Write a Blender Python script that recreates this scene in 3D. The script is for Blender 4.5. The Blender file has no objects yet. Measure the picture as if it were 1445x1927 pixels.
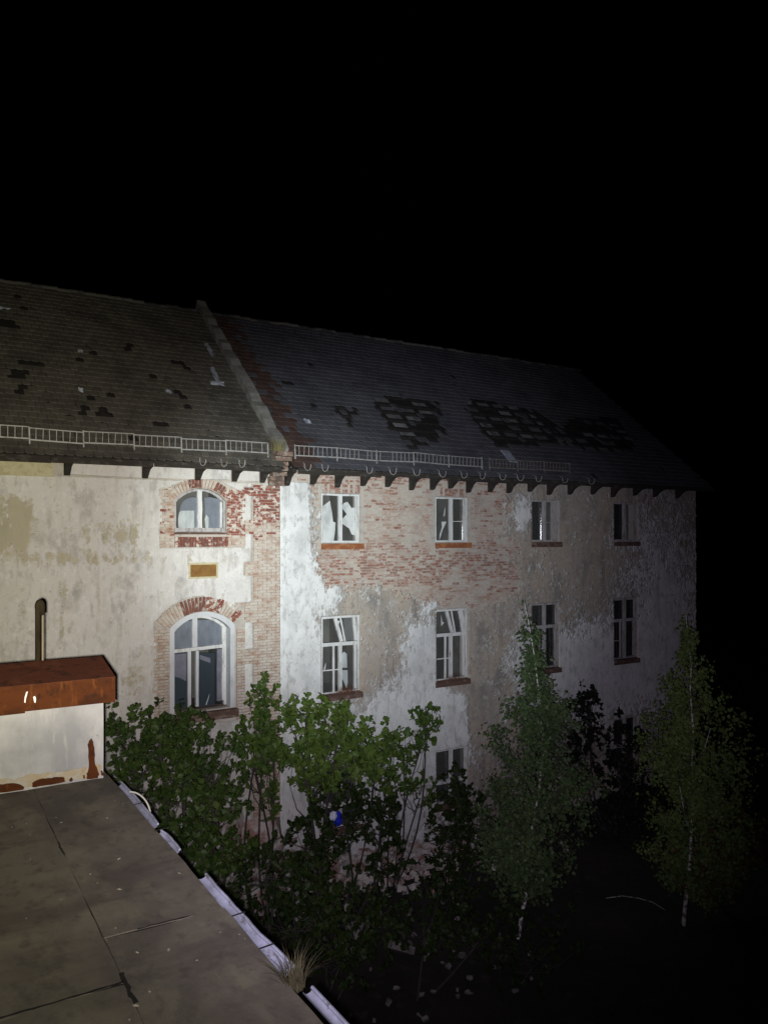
import bpy, math, random
import numpy as np
from mathutils import Vector, Matrix

R = math.radians
random.seed(7)
RNG = np.random.default_rng(7)
SC = bpy.context.scene
COL = SC.collection

# ------------------------------------------------------------------ camera
# world: x runs along the facade, y away from the viewer into the house, z up; the eye is at the origin, ground 9.2 m below
TH = R(31.4)
ST, CT = math.sin(TH), math.cos(TH)
F, CX, CY = 1450.0, 722.5, 1006.0
GROUND = -9.2
D = 19.0                       # facade plane y = D
cam_data = bpy.data.cameras.new('camera')
cam = bpy.data.objects.new('camera', cam_data); COL.objects.link(cam)
cam.location = (0, 0, 0)
cam.rotation_euler = (R(90), 0, -TH)
cam_data.sensor_fit = 'VERTICAL'; cam_data.sensor_height = 36.0; cam_data.sensor_width = 36.0
cam_data.lens = F / 1927 * 36.0
cam_data.shift_y = (CY - 963.5) / 1927
cam_data.clip_start = 0.05; cam_data.clip_end = 1500
SC.camera = cam

# ------------------------------------------------------------------ night sky
world = bpy.data.worlds.new('World'); SC.world = world; world.use_nodes = True
wn = world.node_tree; wn.nodes.clear()
wo = wn.nodes.new('ShaderNodeOutputWorld'); wb = wn.nodes.new('ShaderNodeBackground')
sky = wn.nodes.new('ShaderNodeTexSky'); sky.sky_type = 'NISHITA'; sky.sun_disc = False
sky.sun_elevation = R(-12); sky.sun_rotation = R(200)
wb.inputs['Strength'].default_value = 0.05
wn.links.new(sky.outputs[0], wb.inputs[0]); wn.links.new(wb.outputs[0], wo.inputs[0])

# ------------------------------------------------------------------ the hand torch beside the viewer
def aim(px, py, Y=D):
    tx = (px - CX) / F; ty = (CY - py) / F
    d = Vector((ST + CT * tx, CT - ST * tx, ty)); return d * (Y / d.y)
def spot(name, px, py, size, blend, watts, colour):
    l = bpy.data.lights.new(name, 'SPOT'); l.energy = watts; l.color = colour
    l.spot_size = R(size); l.spot_blend = blend; l.shadow_soft_size = 0.035
    o = bpy.data.objects.new(name, l); COL.objects.link(o)
    o.location = (-0.06, 0.035, -0.05)
    o.rotation_euler = (aim(px, py) - Vector(o.location)).to_track_quat('-Z', 'Y').to_euler()
    return o
spot('torch_beam_core', 564, 1003, 27, 1.0, 10000, (0.90, 1.0, 0.99))
spot('torch_beam_middle', 705, 1020, 40, 1.0, 9800, (0.86, 0.93, 1.0))
spot('torch_beam_warm', 60, 945, 40, 1.0, 5600, (1.0, 0.93, 0.76))
spot('torch_beam_wide_warm', 40, 1000, 64, 1.0, 2000, (1.0, 0.91, 0.72))
spot('torch_spill', 755, 1165, 64, 1.0, 4200, (0.86, 0.78, 1.0))
spot('torch_spill_wide', -160, 1430, 96, 1.0, 950, (1.0, 0.95, 0.80))

SC.view_settings.view_transform = 'Standard'; SC.view_settings.look = 'None'
SC.view_settings.gamma = 1.0; SC.view_settings.use_curve_mapping = False
SC.view_settings.exposure = 0.0
SC.render.engine = 'CYCLES'
SC.cycles.max_bounces = 5; SC.cycles.transparent_max_bounces = 12

# ------------------------------------------------------------------ helpers
def at(px, py, Y=D):
    "point of the place seen at a photo position, on the upright plane y = Y"
    return aim(px, py, Y)
def on_ground(px, py, z=GROUND):
    tx = (px - CX) / F; ty = (CY - py) / F
    d = Vector((ST + CT * tx, CT - ST * tx, ty)); return d * (z / d.z)
def uz(px, py, Y=D):
    p = at(px, py, Y); return p.x, p.z

def link(o, parent=None):
    COL.objects.link(o)
    if parent is not None: o.parent = parent
    return o
def tag(o, label=None, cat=None, group=None, kind=None):
    if label: o['label'] = label
    if cat: o['category'] = cat
    if group: o['group'] = group
    if kind: o['kind'] = kind
    return o
def empty(name, loc, parent=None):
    o = bpy.data.objects.new(name, None); o.empty_display_size = 0.2
    link(o, parent); o.location = loc; return o

class MB:
    def __init__(s): s.v = []; s.f = []
    def add(s, vs, fs):
        n = len(s.v); s.v += [tuple(v) for v in vs]; s.f += [tuple(i + n for i in f) for f in fs]; return s
    def box(s, a, b, j=0.0):
        x0, y0, z0 = a; x1, y1, z1 = b
        vs = [(x0,y0,z0),(x1,y0,z0),(x1,y1,z0),(x0,y1,z0),(x0,y0,z1),(x1,y0,z1),(x1,y1,z1),(x0,y1,z1)]
        if j: vs = [(x+random.uniform(-j,j), y+random.uniform(-j,j), z+random.uniform(-j,j)) for x,y,z in vs]
        return s.add(vs, [(0,3,2,1),(4,5,6,7),(0,1,5,4),(1,2,6,5),(2,3,7,6),(3,0,4,7)])
    def prism(s, pts, y0, y1):
        "polygon in (x,z), extruded along y"
        n = len(pts)
        vs = [(x, y0, z) for x, z in pts] + [(x, y1, z) for x, z in pts]
        return s.add(vs, [tuple(range(n)), tuple(range(2*n-1, n-1, -1))] + [((i+1)%n, i, i+n, (i+1)%n+n) for i in range(n)])
    def prism_x(s, pts, x0, x1):
        "polygon in (y,z), extruded along x"
        n = len(pts)
        vs = [(x0, y, z) for y, z in pts] + [(x1, y, z) for y, z in pts]
        return s.add(vs, [tuple(range(n)), tuple(range(2*n-1, n-1, -1))] + [((i+1)%n, i, i+n, (i+1)%n+n) for i in range(n)])
    def tube(s, path, rad, k=6, cap=True):
        path = [Vector(p) for p in path]; m = len(path)
        if not hasattr(rad, '__len__'): rad = [rad] * m
        vs = []; up = Vector((0.31, 0.17, 0.93))
        for i, p in enumerate(path):
            d = (path[min(i+1, m-1)] - path[max(i-1, 0)])
            d = d.normalized() if d.length > 1e-9 else Vector((0,0,1))
            a = d.cross(up)
            if a.length < 0.05: a = d.cross(Vector((1,0,0)))
            a.normalize(); b = d.cross(a)
            for q in range(k):
                t = 2*math.pi*q/k
                vs.append(p + (a*math.cos(t) + b*math.sin(t)) * rad[i])
        fs = [(i*k+q, i*k+(q+1)%k, (i+1)*k+(q+1)%k, (i+1)*k+q) for i in range(m-1) for q in range(k)]
        if cap: fs += [tuple(range(k-1,-1,-1)), tuple(range((m-1)*k, m*k))]
        return s.add(vs, fs)
    def bar(s, a, b, w, h, up=(0,0,1)):
        a = Vector(a); b = Vector(b); d = (b-a).normalized(); up = Vector(up)
        x = d.cross(up).normalized(); y = x.cross(d).normalized()
        vs = [p + x*w/2*i + y*h/2*j for p in (a,b) for i,j in ((-1,-1),(1,-1),(1,1),(-1,1))]
        return s.add(vs, [(0,1,2,3),(7,6,5,4),(0,4,5,1),(1,5,6,2),(2,6,7,3),(3,7,4,0)])
    def mesh(s, name, mats, smooth=False):
        m = bpy.data.meshes.new(name); m.from_pydata(s.v, [], s.f); m.update()
        for q in (mats if isinstance(mats, (list, tuple)) else [mats]): m.materials.append(q)
        if smooth: m.polygons.foreach_set('use_smooth', [True]*len(m.polygons))
        return m
    def build(s, name, mat, parent=None, smooth=False, bevel=0.0):
        o = bpy.data.objects.new(name, s.mesh(name, mat, smooth)); link(o, parent)
        if bevel:
            b = o.modifiers.new('bevel', 'BEVEL'); b.width = bevel; b.segments = 2; b.limit_method = 'ANGLE'
        return o

def np_mesh(name, verts, faces, mat, smooth=False):
    "faces: (n,k) array, all the same size"
    m = bpy.data.meshes.new(name); n, k = faces.shape
    m.vertices.add(len(verts)); m.vertices.foreach_set('co', np.ascontiguousarray(verts, dtype=np.float32).ravel())
    m.loops.add(n*k); m.loops.foreach_set('vertex_index', np.ascontiguousarray(faces, dtype=np.int32).ravel())
    m.polygons.add(n); m.polygons.foreach_set('loop_start', np.arange(0, n*k, k, dtype=np.int32))
    m.update(calc_edges=True); m.validate()
    if smooth: m.polygons.foreach_set('use_smooth', np.ones(len(m.polygons), dtype=bool))
    m.materials.append(mat); return m

def vnoise(x, y, seed):
    r = np.random.default_rng(seed).random((256, 256))
    xi = np.floor(x).astype(int); yi = np.floor(y).astype(int); fx = x-xi; fy = y-yi
    fx = fx*fx*(3-2*fx); fy = fy*fy*(3-2*fy)
    g = lambda a, b: r[a & 255, b & 255]
    return (g(xi,yi)*(1-fx)+g(xi+1,yi)*fx)*(1-fy) + (g(xi,yi+1)*(1-fx)+g(xi+1,yi+1)*fx)*fy
def fbm(x, y, seed, octs=4, gain=0.55):
    t = 0*x; a = 1.0; tot = 0; f = 1.0
    for i in range(octs):
        t = t + a*vnoise(x*f+17.3*i, y*f+9.1*i, seed+i); tot += a; a *= gain; f *= 2.03
    return t/tot - 0.5

# ------------------------------------------------------------------ materials
def noise_mat(name, base, layers=(), rough=0.9, metallic=0.0, bump=0.0, bump_scale=30.0, rand=None, spec=0.3, translucent=0.0):
    """base colour, then layers (colour, scale xyz, lo, hi, amount, detail) mixed in by noise of the world position;
    rand = (colour, amount): a per-piece random mix"""
    m = bpy.data.materials.new(name); m.use_nodes = True
    nt = m.node_tree; nt.nodes.clear(); N = nt.nodes.new; L = nt.links.new
    out = N('ShaderNodeOutputMaterial'); b = N('ShaderNodeBsdfPrincipled')
    b.inputs['Roughness'].default_value = rough; b.inputs['Metallic'].default_value = metallic
    b.inputs['Specular IOR Level'].default_value = spec
    geo = N('ShaderNodeNewGeometry')
    rgb = N('ShaderNodeRGB'); rgb.outputs[0].default_value = (*base, 1); cur = rgb.outputs[0]
    def mix(fac, colour):
        nonlocal cur
        x = N('ShaderNodeMix'); x.data_type = 'RGBA'
        L(fac, x.inputs['Factor']); L(cur, x.inputs[6]); x.inputs[7].default_value = (*colour, 1)
        cur = x.outputs[2]
    if rand:
        oi = N('ShaderNodeObjectInfo'); ad = N('ShaderNodeMath'); ad.operation = 'ADD'
        L(oi.outputs['Random'], ad.inputs[0]); L(geo.outputs['Random Per Island'], ad.inputs[1])
        fr = N('ShaderNodeMath'); fr.operation = 'FRACT'; L(ad.outputs[0], fr.inputs[0])
        for i, (colour, amount) in enumerate(rand):
            mu = N('ShaderNodeMath'); mu.operation = 'MULTIPLY'; mu.inputs[1].default_value = amount
            if i: 
                m2 = N('ShaderNodeMath'); m2.operation = 'MULTIPLY'; m2.inputs[1].default_value = 7.31*i; L(fr.outputs[0], m2.inputs[0])
                f2 = N('ShaderNodeMath'); f2.operation = 'FRACT'; L(m2.outputs[0], f2.inputs[0]); L(f2.outputs[0], mu.inputs[0])
            else: L(fr.outputs[0], mu.inputs[0])
            mix(mu.outputs[0], colour)
    for i, (colour, sc, lo, hi, amount, detail) in enumerate(layers):
        mp = N('ShaderNodeMapping'); mp.inputs['Location'].default_value = (3.7*i, 1.9*i, 5.3*i)
        mp.inputs['Scale'].default_value = sc if hasattr(sc, '__len__') else (sc, sc, sc)
        L(geo.outputs['Position'], mp.inputs['Vector'])
        n = N('ShaderNodeTexNoise'); n.inputs['Scale'].default_value = 1.0; n.inputs['Detail'].default_value = detail
        n.inputs['Roughness'].default_value = 0.62
        L(mp.outputs[0], n.inputs['Vector'])
        r = N('ShaderNodeMapRange'); r.inputs[1].default_value = lo; r.inputs[2].default_value = hi
        r.inputs[3].default_value = 0; r.inputs[4].default_value = amount
        L(n.outputs[0], r.inputs[0]); mix(r.outputs[0], colour)
    L(cur, b.inputs['Base Color'])
    if bump:
        n = N('ShaderNodeTexNoise'); n.inputs['Scale'].default_value = bump_scale; n.inputs['Detail'].default_value = 4
        L(geo.outputs['Position'], n.inputs['Vector'])
        bp = N('ShaderNodeBump'); bp.inputs['Strength'].default_value = bump; bp.inputs['Distance'].default_value = 0.01
        L(n.outputs[0], bp.inputs['Height']); L(bp.outputs[0], b.inputs['Normal'])
    if translucent:
        t = N('ShaderNodeBsdfTranslucent'); L(cur, t.inputs[0]); ms = N('ShaderNodeMixShader'); ms.inputs[0].default_value = translucent
        L(b.outputs[0], ms.inputs[1]); L(t.outputs[0], ms.inputs[2]); L(ms.outputs[0], out.inputs[0])
    else: L(b.outputs[0], out.inputs[0])
    return m

def glass_mat(name, colour, dust):
    "old pane: clear glass with a film of dust"
    m = bpy.data.materials.new(name); m.use_nodes = True
    nt = m.node_tree; nt.nodes.clear(); N = nt.nodes.new; L = nt.links.new
    out = N('ShaderNodeOutputMaterial'); tr = N('ShaderNodeBsdfTransparent'); gl = N('ShaderNodeBsdfGlossy'); gl.inputs['Roughness'].default_value = 0.08
    df = N('ShaderNodeBsdfDiffuse'); df.inputs[0].default_value = (*colour, 1); tr.inputs[0].default_value = (0.88, 0.89, 0.88, 1)
    geo = N('ShaderNodeNewGeometry'); n = N('ShaderNodeTexNoise'); n.inputs['Scale'].default_value = 6; n.inputs['Detail'].default_value = 6
    mp = N('ShaderNodeMapping'); mp.inputs['Scale'].default_value = (1.6, 1, 0.6); L(geo.outputs['Position'], mp.inputs[0]); L(mp.outputs[0], n.inputs['Vector'])
    r = N('ShaderNodeMapRange'); r.inputs[1].default_value = 0.3; r.inputs[2].default_value = 0.7; r.inputs[3].default_value = dust*0.72; r.inputs[4].default_value = min(1, dust*1.15)
    L(n.outputs[0], r.inputs[0])
    a = N('ShaderNodeMixShader'); L(r.outputs[0], a.inputs[0]); L(tr.outputs[0], a.inputs[1]); L(df.outputs[0], a.inputs[2])
    fr = N('ShaderNodeFresnel'); fr.inputs[0].default_value = 1.45
    c = N('ShaderNodeMixShader'); L(fr.outputs[0], c.inputs[0]); L(a.outputs[0], c.inputs[1]); L(gl.outputs[0], c.inputs[2])
    L(c.outputs[0], out.inputs[0]); return m

WHITE = (0.66, 0.66, 0.62)
M = {}
M['left_white'] = noise_mat('weathered cream plaster', (0.60, 0.59, 0.55), [
    ((0.48, 0.46, 0.40), (0.5, 0.5, 0.35), 0.42, 0.66, 0.8, 5),
    ((0.40, 0.37, 0.30), (4.5, 3, 0.55), 0.56, 0.74, 0.75, 6),
    ((0.33, 0.32, 0.29), (1.6, 1, 1.1), 0.54, 0.70, 0.8, 8), ((0.42, 0.40, 0.36), (6, 4, 2.2), 0.54, 0.66, 0.8, 8), ((0.28, 0.26, 0.23), (20, 9, 16), 0.62, 0.70, 0.8, 5),
    ((0.70, 0.69, 0.66), (9, 5, 7), 0.52, 0.7, 0.6, 5)], rough=0.95, bump=0.25, bump_scale=22)
M['left_under'] = noise_mat('old tan undercoat', (0.43, 0.395, 0.29), [
    ((0.35, 0.335, 0.24), (2.2, 1, 0.9), 0.44, 0.66, 0.9, 6), ((0.40, 0.36, 0.29), (7, 5, 5), 0.5, 0.7, 0.7, 5)], rough=0.95, bump=0.3, bump_scale=25)
M['left_wash'] = noise_mat('worn cream limewash', (0.51, 0.485, 0.41), [
    ((0.42, 0.385, 0.29), (6, 4, 2.5), 0.42, 0.58, 0.9, 8), ((0.58, 0.565, 0.52), (11, 6, 9), 0.54, 0.66, 0.85, 7)], rough=0.95, bump=0.3, bump_scale=22)
M['right_white'] = noise_mat('white lime plaster', (0.68, 0.69, 0.66), [
    ((0.50, 0.51, 0.48), (1.6, 1, 1.1), 0.44, 0.64, 0.85, 7),
    ((0.38, 0.38, 0.35), (6, 4, 3.0), 0.53, 0.66, 0.75, 8), ((0.34, 0.335, 0.30), (4.2, 2, 0.45), 0.56, 0.70, 0.6, 6),
    ((0.26, 0.245, 0.215), (22, 9, 17), 0.60, 0.69, 0.8, 5)], rough=0.95, bump=0.3, bump_scale=24)
M['wash'] = noise_mat('worn grey limewash', (0.47, 0.465, 0.435), [
    ((0.33, 0.315, 0.28), (5, 3, 4.5), 0.42, 0.58, 0.9, 8), ((0.58, 0.58, 0.55), (11, 6, 9), 0.55, 0.66, 0.85, 7), ((0.24, 0.215, 0.185), (14, 8, 10), 0.58, 0.70, 0.8, 6)], rough=0.95, bump=0.35, bump_scale=22)
M['right_under'] = noise_mat('grey render coat', (0.37, 0.33, 0.275), [
    ((0.43, 0.36, 0.265), (1.0, 1, 0.35), 0.46, 0.62, 0.8, 6),
    ((0.22, 0.205, 0.185), (1.5, 1, 0.8), 0.5, 0.66, 0.9, 7),
    ((0.46, 0.44, 0.40), (4, 3, 4.5), 0.54, 0.66, 0.75, 8),
    ((0.20, 0.17, 0.145), (11, 8, 9), 0.54, 0.68, 0.75, 7), ((0.19, 0.175, 0.16), (3.4, 2, 0.3), 0.55, 0.68, 0.7, 6), ((0.52, 0.50, 0.46), (19, 9, 17), 0.62, 0.70, 0.7, 5)], rough=0.95, bump=0.4, bump_scale=20)
M['mortar'] = noise_mat('lime mortar', (0.44, 0.41, 0.35), [((0.30, 0.28, 0.24), 6, 0.45, 0.68, 0.8, 5)], rough=0.97)
M['brick_pale'] = noise_mat('limewashed brick', (0.33, 0.185, 0.125), [
    ((0.52, 0.475, 0.40), (3.2, 3, 5), 0.36, 0.54, 0.92, 7), ((0.40, 0.34, 0.27), (12, 9, 16), 0.5, 0.66, 0.8, 4)],
    rough=0.95, rand=[((0.40, 0.28, 0.20), 0.7)], bump=0.2)
M['brick_flaking'] = noise_mat('red brick with flaking limewash', (0.25, 0.09, 0.06), [
    ((0.56, 0.52, 0.44), (6, 5, 9), 0.49, 0.56, 0.92, 6)], rough=0.93, rand=[((0.20, 0.055, 0.04), 0.8)], bump=0.2)
M['brick_red'] = noise_mat('dark red brick', (0.215, 0.085, 0.058), [
    ((0.46, 0.40, 0.34), (9, 6, 7), 0.53, 0.63, 0.8, 7), ((0.09, 0.06, 0.05), (5, 5, 5), 0.52, 0.66, 0.6, 6)], rough=0.93, rand=[((0.15, 0.065, 0.048), 0.9)], bump=0.2)
M['brick_wall'] = noise_mat('bare brick with lime residue', (0.33, 0.20, 0.14), [
    ((0.46, 0.42, 0.35), (1.4, 1, 1.9), 0.40, 0.58, 0.85, 7), ((0.50, 0.47, 0.41), (8, 5, 15), 0.53, 0.60, 0.85, 6),
    ((0.20, 0.17, 0.145), (0.7, 1, 0.5), 0.52, 0.70, 0.55, 5)],
    rough=0.95, rand=[((0.32, 0.115, 0.065), 0.7), ((0.46, 0.40, 0.33), 1.0)], bump=0.2)
M['brick_bare'] = noise_mat('bare red brick', (0.31, 0.175, 0.125), [((0.48, 0.44, 0.38), (7, 5, 12), 0.47, 0.58, 0.85, 6), ((0.22, 0.13, 0.095), (2, 2, 3), 0.5, 0.66, 0.7, 5)],
    rough=0.95, rand=[((0.27, 0.11, 0.075), 0.9)], bump=0.2)
M['corbel'] = noise_mat('sooty corbel masonry', (0.17, 0.115, 0.085), [((0.30, 0.26, 0.21), (7, 6, 8), 0.52, 0.62, 0.85, 6), ((0.07, 0.055, 0.045), (4, 4, 4), 0.5, 0.64, 0.8, 6)], rough=0.97, bump=0.4)
M['paint_wood'] = noise_mat('flaking white painted wood', (0.62, 0.63, 0.60), [
    ((0.40, 0.40, 0.36), (14, 8, 3), 0.5, 0.66, 0.8, 6), ((0.20, 0.16, 0.11), (22, 12, 6), 0.62, 0.70, 0.85, 6)], rough=0.7)
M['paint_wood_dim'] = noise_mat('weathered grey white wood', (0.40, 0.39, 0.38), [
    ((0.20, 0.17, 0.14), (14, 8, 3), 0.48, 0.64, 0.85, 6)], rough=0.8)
M['casing'] = noise_mat('smooth white window casing', (0.56, 0.58, 0.58), [((0.40, 0.40, 0.38), (3, 3, 2), 0.5, 0.7, 0.7, 5)], rough=0.85)
M['sill_rust'] = noise_mat('rust stained sill', (0.24, 0.085, 0.035), [
    ((0.36, 0.16, 0.06), (5, 5, 9), 0.48, 0.62, 0.8, 5), ((0.45, 0.40, 0.33), (8, 5, 12), 0.60, 0.70, 0.8, 5)], rough=0.95)
M['sill_brown'] = noise_mat('brown clay sill', (0.105, 0.062, 0.047), [((0.25, 0.19, 0.15), (4, 4, 8), 0.52, 0.66, 0.8, 5)], rough=0.95)
M['moss'] = noise_mat('dry rusty moss', (0.12, 0.055, 0.035), rough=1.0, rand=[((0.19, 0.10, 0.06), 0.9)])
M['glass_dusty'] = glass_mat('milky dusty glass', (0.50, 0.54, 0.53), 0.9)
M['glass_haze'] = glass_mat('grey dusty glass', (0.26, 0.29, 0.33), 0.62)
M['glass_grey'] = glass_mat('neutral dusty glass', (0.20, 0.21, 0.195), 0.6)
M['glass_clear'] = glass_mat('old clear glass', (0.2, 0.2, 0.19), 0.15)
M['film'] = noise_mat('torn white foil', (0.58, 0.60, 0.57), [((0.36, 0.38, 0.37), (5, 4, 3), 0.45, 0.65, 0.8, 5)], rough=0.6)
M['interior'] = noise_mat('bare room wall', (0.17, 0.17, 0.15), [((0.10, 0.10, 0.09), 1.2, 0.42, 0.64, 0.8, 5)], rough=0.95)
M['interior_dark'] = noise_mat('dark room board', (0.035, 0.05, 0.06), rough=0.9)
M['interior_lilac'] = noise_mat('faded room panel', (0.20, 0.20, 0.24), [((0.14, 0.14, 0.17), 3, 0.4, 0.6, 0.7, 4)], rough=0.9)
M['tile'] = noise_mat('sooty grey roof tile', (0.100, 0.103, 0.120), [
    ((0.055, 0.056, 0.064), (0.8, 0.8, 0.8), 0.44, 0.64, 0.7, 5), ((0.14, 0.135, 0.13), (6, 6, 6), 0.56, 0.7, 0.7, 5)],
    rough=0.85, rand=[((0.065, 0.063, 0.068), 0.5), ((0.15, 0.145, 0.145), 0.3)], bump=0.2)
M['tile_brown'] = noise_mat('brownish sooty roof tile', (0.130, 0.120, 0.098), [
    ((0.055, 0.050, 0.043), (0.7, 0.7, 0.7), 0.48, 0.64, 0.75, 5), ((0.16, 0.145, 0.115), (5, 5, 5), 0.56, 0.7, 0.6, 5)],
    rough=0.85, rand=[((0.060, 0.055, 0.048), 0.6), ((0.17, 0.155, 0.125), 0.25)], bump=0.2)
M['tile_red'] = noise_mat('dull red roof tile', (0.105, 0.062, 0.048), [((0.06, 0.042, 0.038), 1.3, 0.45, 0.65, 0.8, 5)], rough=0.88, rand=[((0.05, 0.03, 0.024), 0.7)])
M['sarking'] = noise_mat('grey roof underlay', (0.085, 0.085, 0.088), [((0.06, 0.06, 0.06), 3, 0.45, 0.65, 0.8, 4)], rough=0.95, rand=[((0.26, 0.255, 0.25), 0.75)])
M['wood_black'] = noise_mat('charred dark timber', (0.016, 0.014, 0.012), [((0.04, 0.034, 0.028), (5, 5, 9), 0.5, 0.68, 0.7, 5)], rough=0.95)
M['wood_eave'] = noise_mat('old dark eave timber', (0.030, 0.026, 0.021), [((0.085, 0.075, 0.06), (5, 5, 9), 0.52, 0.68, 0.7, 5)], rough=0.95)
M['ridge'] = noise_mat('pale ridge mortar tile', (0.12, 0.115, 0.10), [((0.04, 0.04, 0.04), (1.5, 1, 1), 0.45, 0.58, 0.95, 4)], rough=0.95)
M['parapet'] = noise_mat('grey cement coping', (0.24, 0.235, 0.21), [((0.13, 0.125, 0.115), 3, 0.45, 0.66, 0.8, 5)], rough=0.95, bump=0.4, bump_scale=14)
M['galv'] = noise_mat('galvanised steel', (0.34, 0.34, 0.32), [((0.16, 0.14, 0.12), 8, 0.5, 0.68, 0.8, 4)], rough=0.55, metallic=0.3)
M['galv_dim'] = noise_mat('dimmed steel', (0.16, 0.14, 0.125), [((0.08, 0.06, 0.05), 8, 0.45, 0.62, 0.8, 4)], rough=0.8)  # fading light on the far snow guard put into the steel colour
M['bitumen'] = noise_mat('dusty bitumen felt', (0.165, 0.146, 0.112), [
    ((0.085, 0.073, 0.062), (0.9, 0.6, 1), 0.42, 0.60, 0.85, 6), ((0.19, 0.175, 0.125), (2.6, 1.2, 1), 0.5, 0.66, 0.7, 7),
    ((0.060, 0.054, 0.046), (9, 6, 9), 0.52, 0.68, 0.6, 8), ((0.07, 0.058, 0.052), (0.35, 1.6, 1), 0.50, 0.62, 0.6, 7), ((0.20, 0.18, 0.15), (70, 70, 70), 0.66, 0.74, 0.6, 2)], rough=0.92, bump=0.25, bump_scale=120)
M['grit'] = noise_mat('pale grit and leaf bits', (0.30, 0.27, 0.2), rough=0.95, rand=[((0.08, 0.07, 0.05), 0.9)])
M['bitumen_dark'] = noise_mat('black bitumen seam', (0.014, 0.013, 0.012), rough=0.9)
M['zinc'] = noise_mat('dull zinc sheet', (0.36, 0.36, 0.345), [
    ((0.22, 0.225, 0.22), (1.6, 2, 1.3), 0.40, 0.62, 0.85, 6), ((0.43, 0.42, 0.38), (6, 4, 1.2), 0.54, 0.68, 0.8, 7),
    ((0.2, 0.19, 0.17), (14, 9, 11), 0.64, 0.74, 0.7, 5)], rough=0.8, metallic=0.0)
M['zinc_stain'] = noise_mat('yellow rust bloom', (0.34, 0.29, 0.19), [((0.37, 0.35, 0.30), (8, 5, 9), 0.45, 0.6, 0.9, 7), ((0.34, 0.20, 0.07), (9, 5, 13), 0.55, 0.66, 0.8, 7)], rough=0.9)
M['rust'] = noise_mat('rusted iron', (0.080, 0.026, 0.009), [
    ((0.042, 0.016, 0.008), (3, 3, 6), 0.44, 0.64, 0.85, 6), ((0.15, 0.052, 0.014), (10, 5, 3), 0.56, 0.70, 0.8, 7), ((0.03, 0.016, 0.01), (16, 9, 12), 0.58, 0.68, 0.8, 6)], rough=0.9, spec=0.05, bump=0.5, bump_scale=18)
M['rust_top'] = noise_mat('dark rusted sheet', (0.085, 0.030, 0.018), [((0.12, 0.045, 0.024), (3, 3, 6), 0.5, 0.66, 0.8, 6), ((0.04, 0.02, 0.014), (7, 5, 7), 0.52, 0.64, 0.8, 7)], rough=0.9, spec=0.05, bump=0.4, bump_scale=18)
M['pipe_dark'] = noise_mat('dark brown pipe', (0.026, 0.020, 0.011), [((0.014, 0.011, 0.007), (9, 9, 4), 0.45, 0.62, 0.8, 4)], rough=0.95, spec=0.05)
M['pipe_pale'] = noise_mat('pale cream pipe', (0.24, 0.20, 0.13), [((0.2, 0.17, 0.11), (9, 9, 4), 0.45, 0.62, 0.7, 4)], rough=0.7)
M['gutter'] = noise_mat('white painted zinc gutter', (0.41, 0.425, 0.55), [((0.25, 0.255, 0.33), (5, 3, 5), 0.42, 0.62, 0.85, 7), ((0.14, 0.13, 0.12), (14, 9, 14), 0.56, 0.66, 0.85, 7)], rough=0.6)
M['annex_wall'] = noise_mat('grey annex render', (0.24, 0.23, 0.22), [((0.14, 0.13, 0.12), 1.1, 0.42, 0.64, 0.8, 6)], rough=0.95)
M['plaque'] = noise_mat('ochre tile panel', (0.235, 0.125, 0.035), [((0.17, 0.085, 0.025), 5, 0.45, 0.6, 0.8, 4)], rough=0.85)
M['plaque_edge'] = noise_mat('yellowed plaster rim', (0.50, 0.46, 0.29), [((0.38, 0.34, 0.2), 9, 0.45, 0.62, 0.8, 4)], rough=0.9)
M['soil'] = noise_mat('dark littered soil', (0.026, 0.022, 0.018), [((0.014, 0.014, 0.010), 0.5, 0.42, 0.62, 0.9, 6), ((0.05, 0.043, 0.038), 3, 0.56, 0.7, 0.7, 6)], rough=1.0, bump=0.5, bump_scale=6)
M['rubble'] = noise_mat('plaster dusted rubble', (0.40, 0.36, 0.33), [((0.24, 0.12, 0.09), 2.2, 0.48, 0.60, 0.9, 5), ((0.2, 0.19, 0.18), 5, 0.55, 0.7, 0.7, 5)], rough=0.97, rand=[((0.52, 0.50, 0.47), 0.8)])
M['litter'] = noise_mat('dull grey debris', (0.16, 0.14, 0.13), [((0.07, 0.06, 0.055), 4, 0.45, 0.62, 0.8, 4)], rough=0.97, rand=[((0.26, 0.24, 0.23), 0.8)])
M['bag_blue'] = noise_mat('blue plastic', (0.01, 0.025, 0.35), [((0.03, 0.05, 0.5), 7, 0.5, 0.6, 0.8, 3)], rough=0.4)
M['bag_white'] = noise_mat('white plastic', (0.5, 0.52, 0.62), rough=0.5)
M['scrap'] = noise_mat('pale crumpled sheet', (0.34, 0.37, 0.42), [((0.2, 0.22, 0.25), 9, 0.45, 0.62, 0.8, 4)], rough=0.8)
M['bark'] = noise_mat('grey brown bark', (0.045, 0.040, 0.034), [((0.025, 0.022, 0.018), (14, 14, 4), 0.45, 0.62, 0.8, 5)], rough=0.95)
M['birch_bark'] = noise_mat('white birch bark', (0.50, 0.49, 0.45), [((0.07, 0.06, 0.05), (5, 5, 9), 0.50, 0.58, 0.9, 5)], rough=0.9)
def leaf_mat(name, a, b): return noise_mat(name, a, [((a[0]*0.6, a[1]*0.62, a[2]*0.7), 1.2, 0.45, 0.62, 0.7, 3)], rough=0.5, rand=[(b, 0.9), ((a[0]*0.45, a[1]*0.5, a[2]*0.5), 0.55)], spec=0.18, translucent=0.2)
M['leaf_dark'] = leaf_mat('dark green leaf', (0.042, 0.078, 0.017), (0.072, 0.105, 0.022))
M['leaf_dim'] = leaf_mat('blackish green leaf', (0.022, 0.040, 0.010), (0.036, 0.052, 0.012))  # weaker light on the lower shrubs put into the leaf colour
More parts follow.
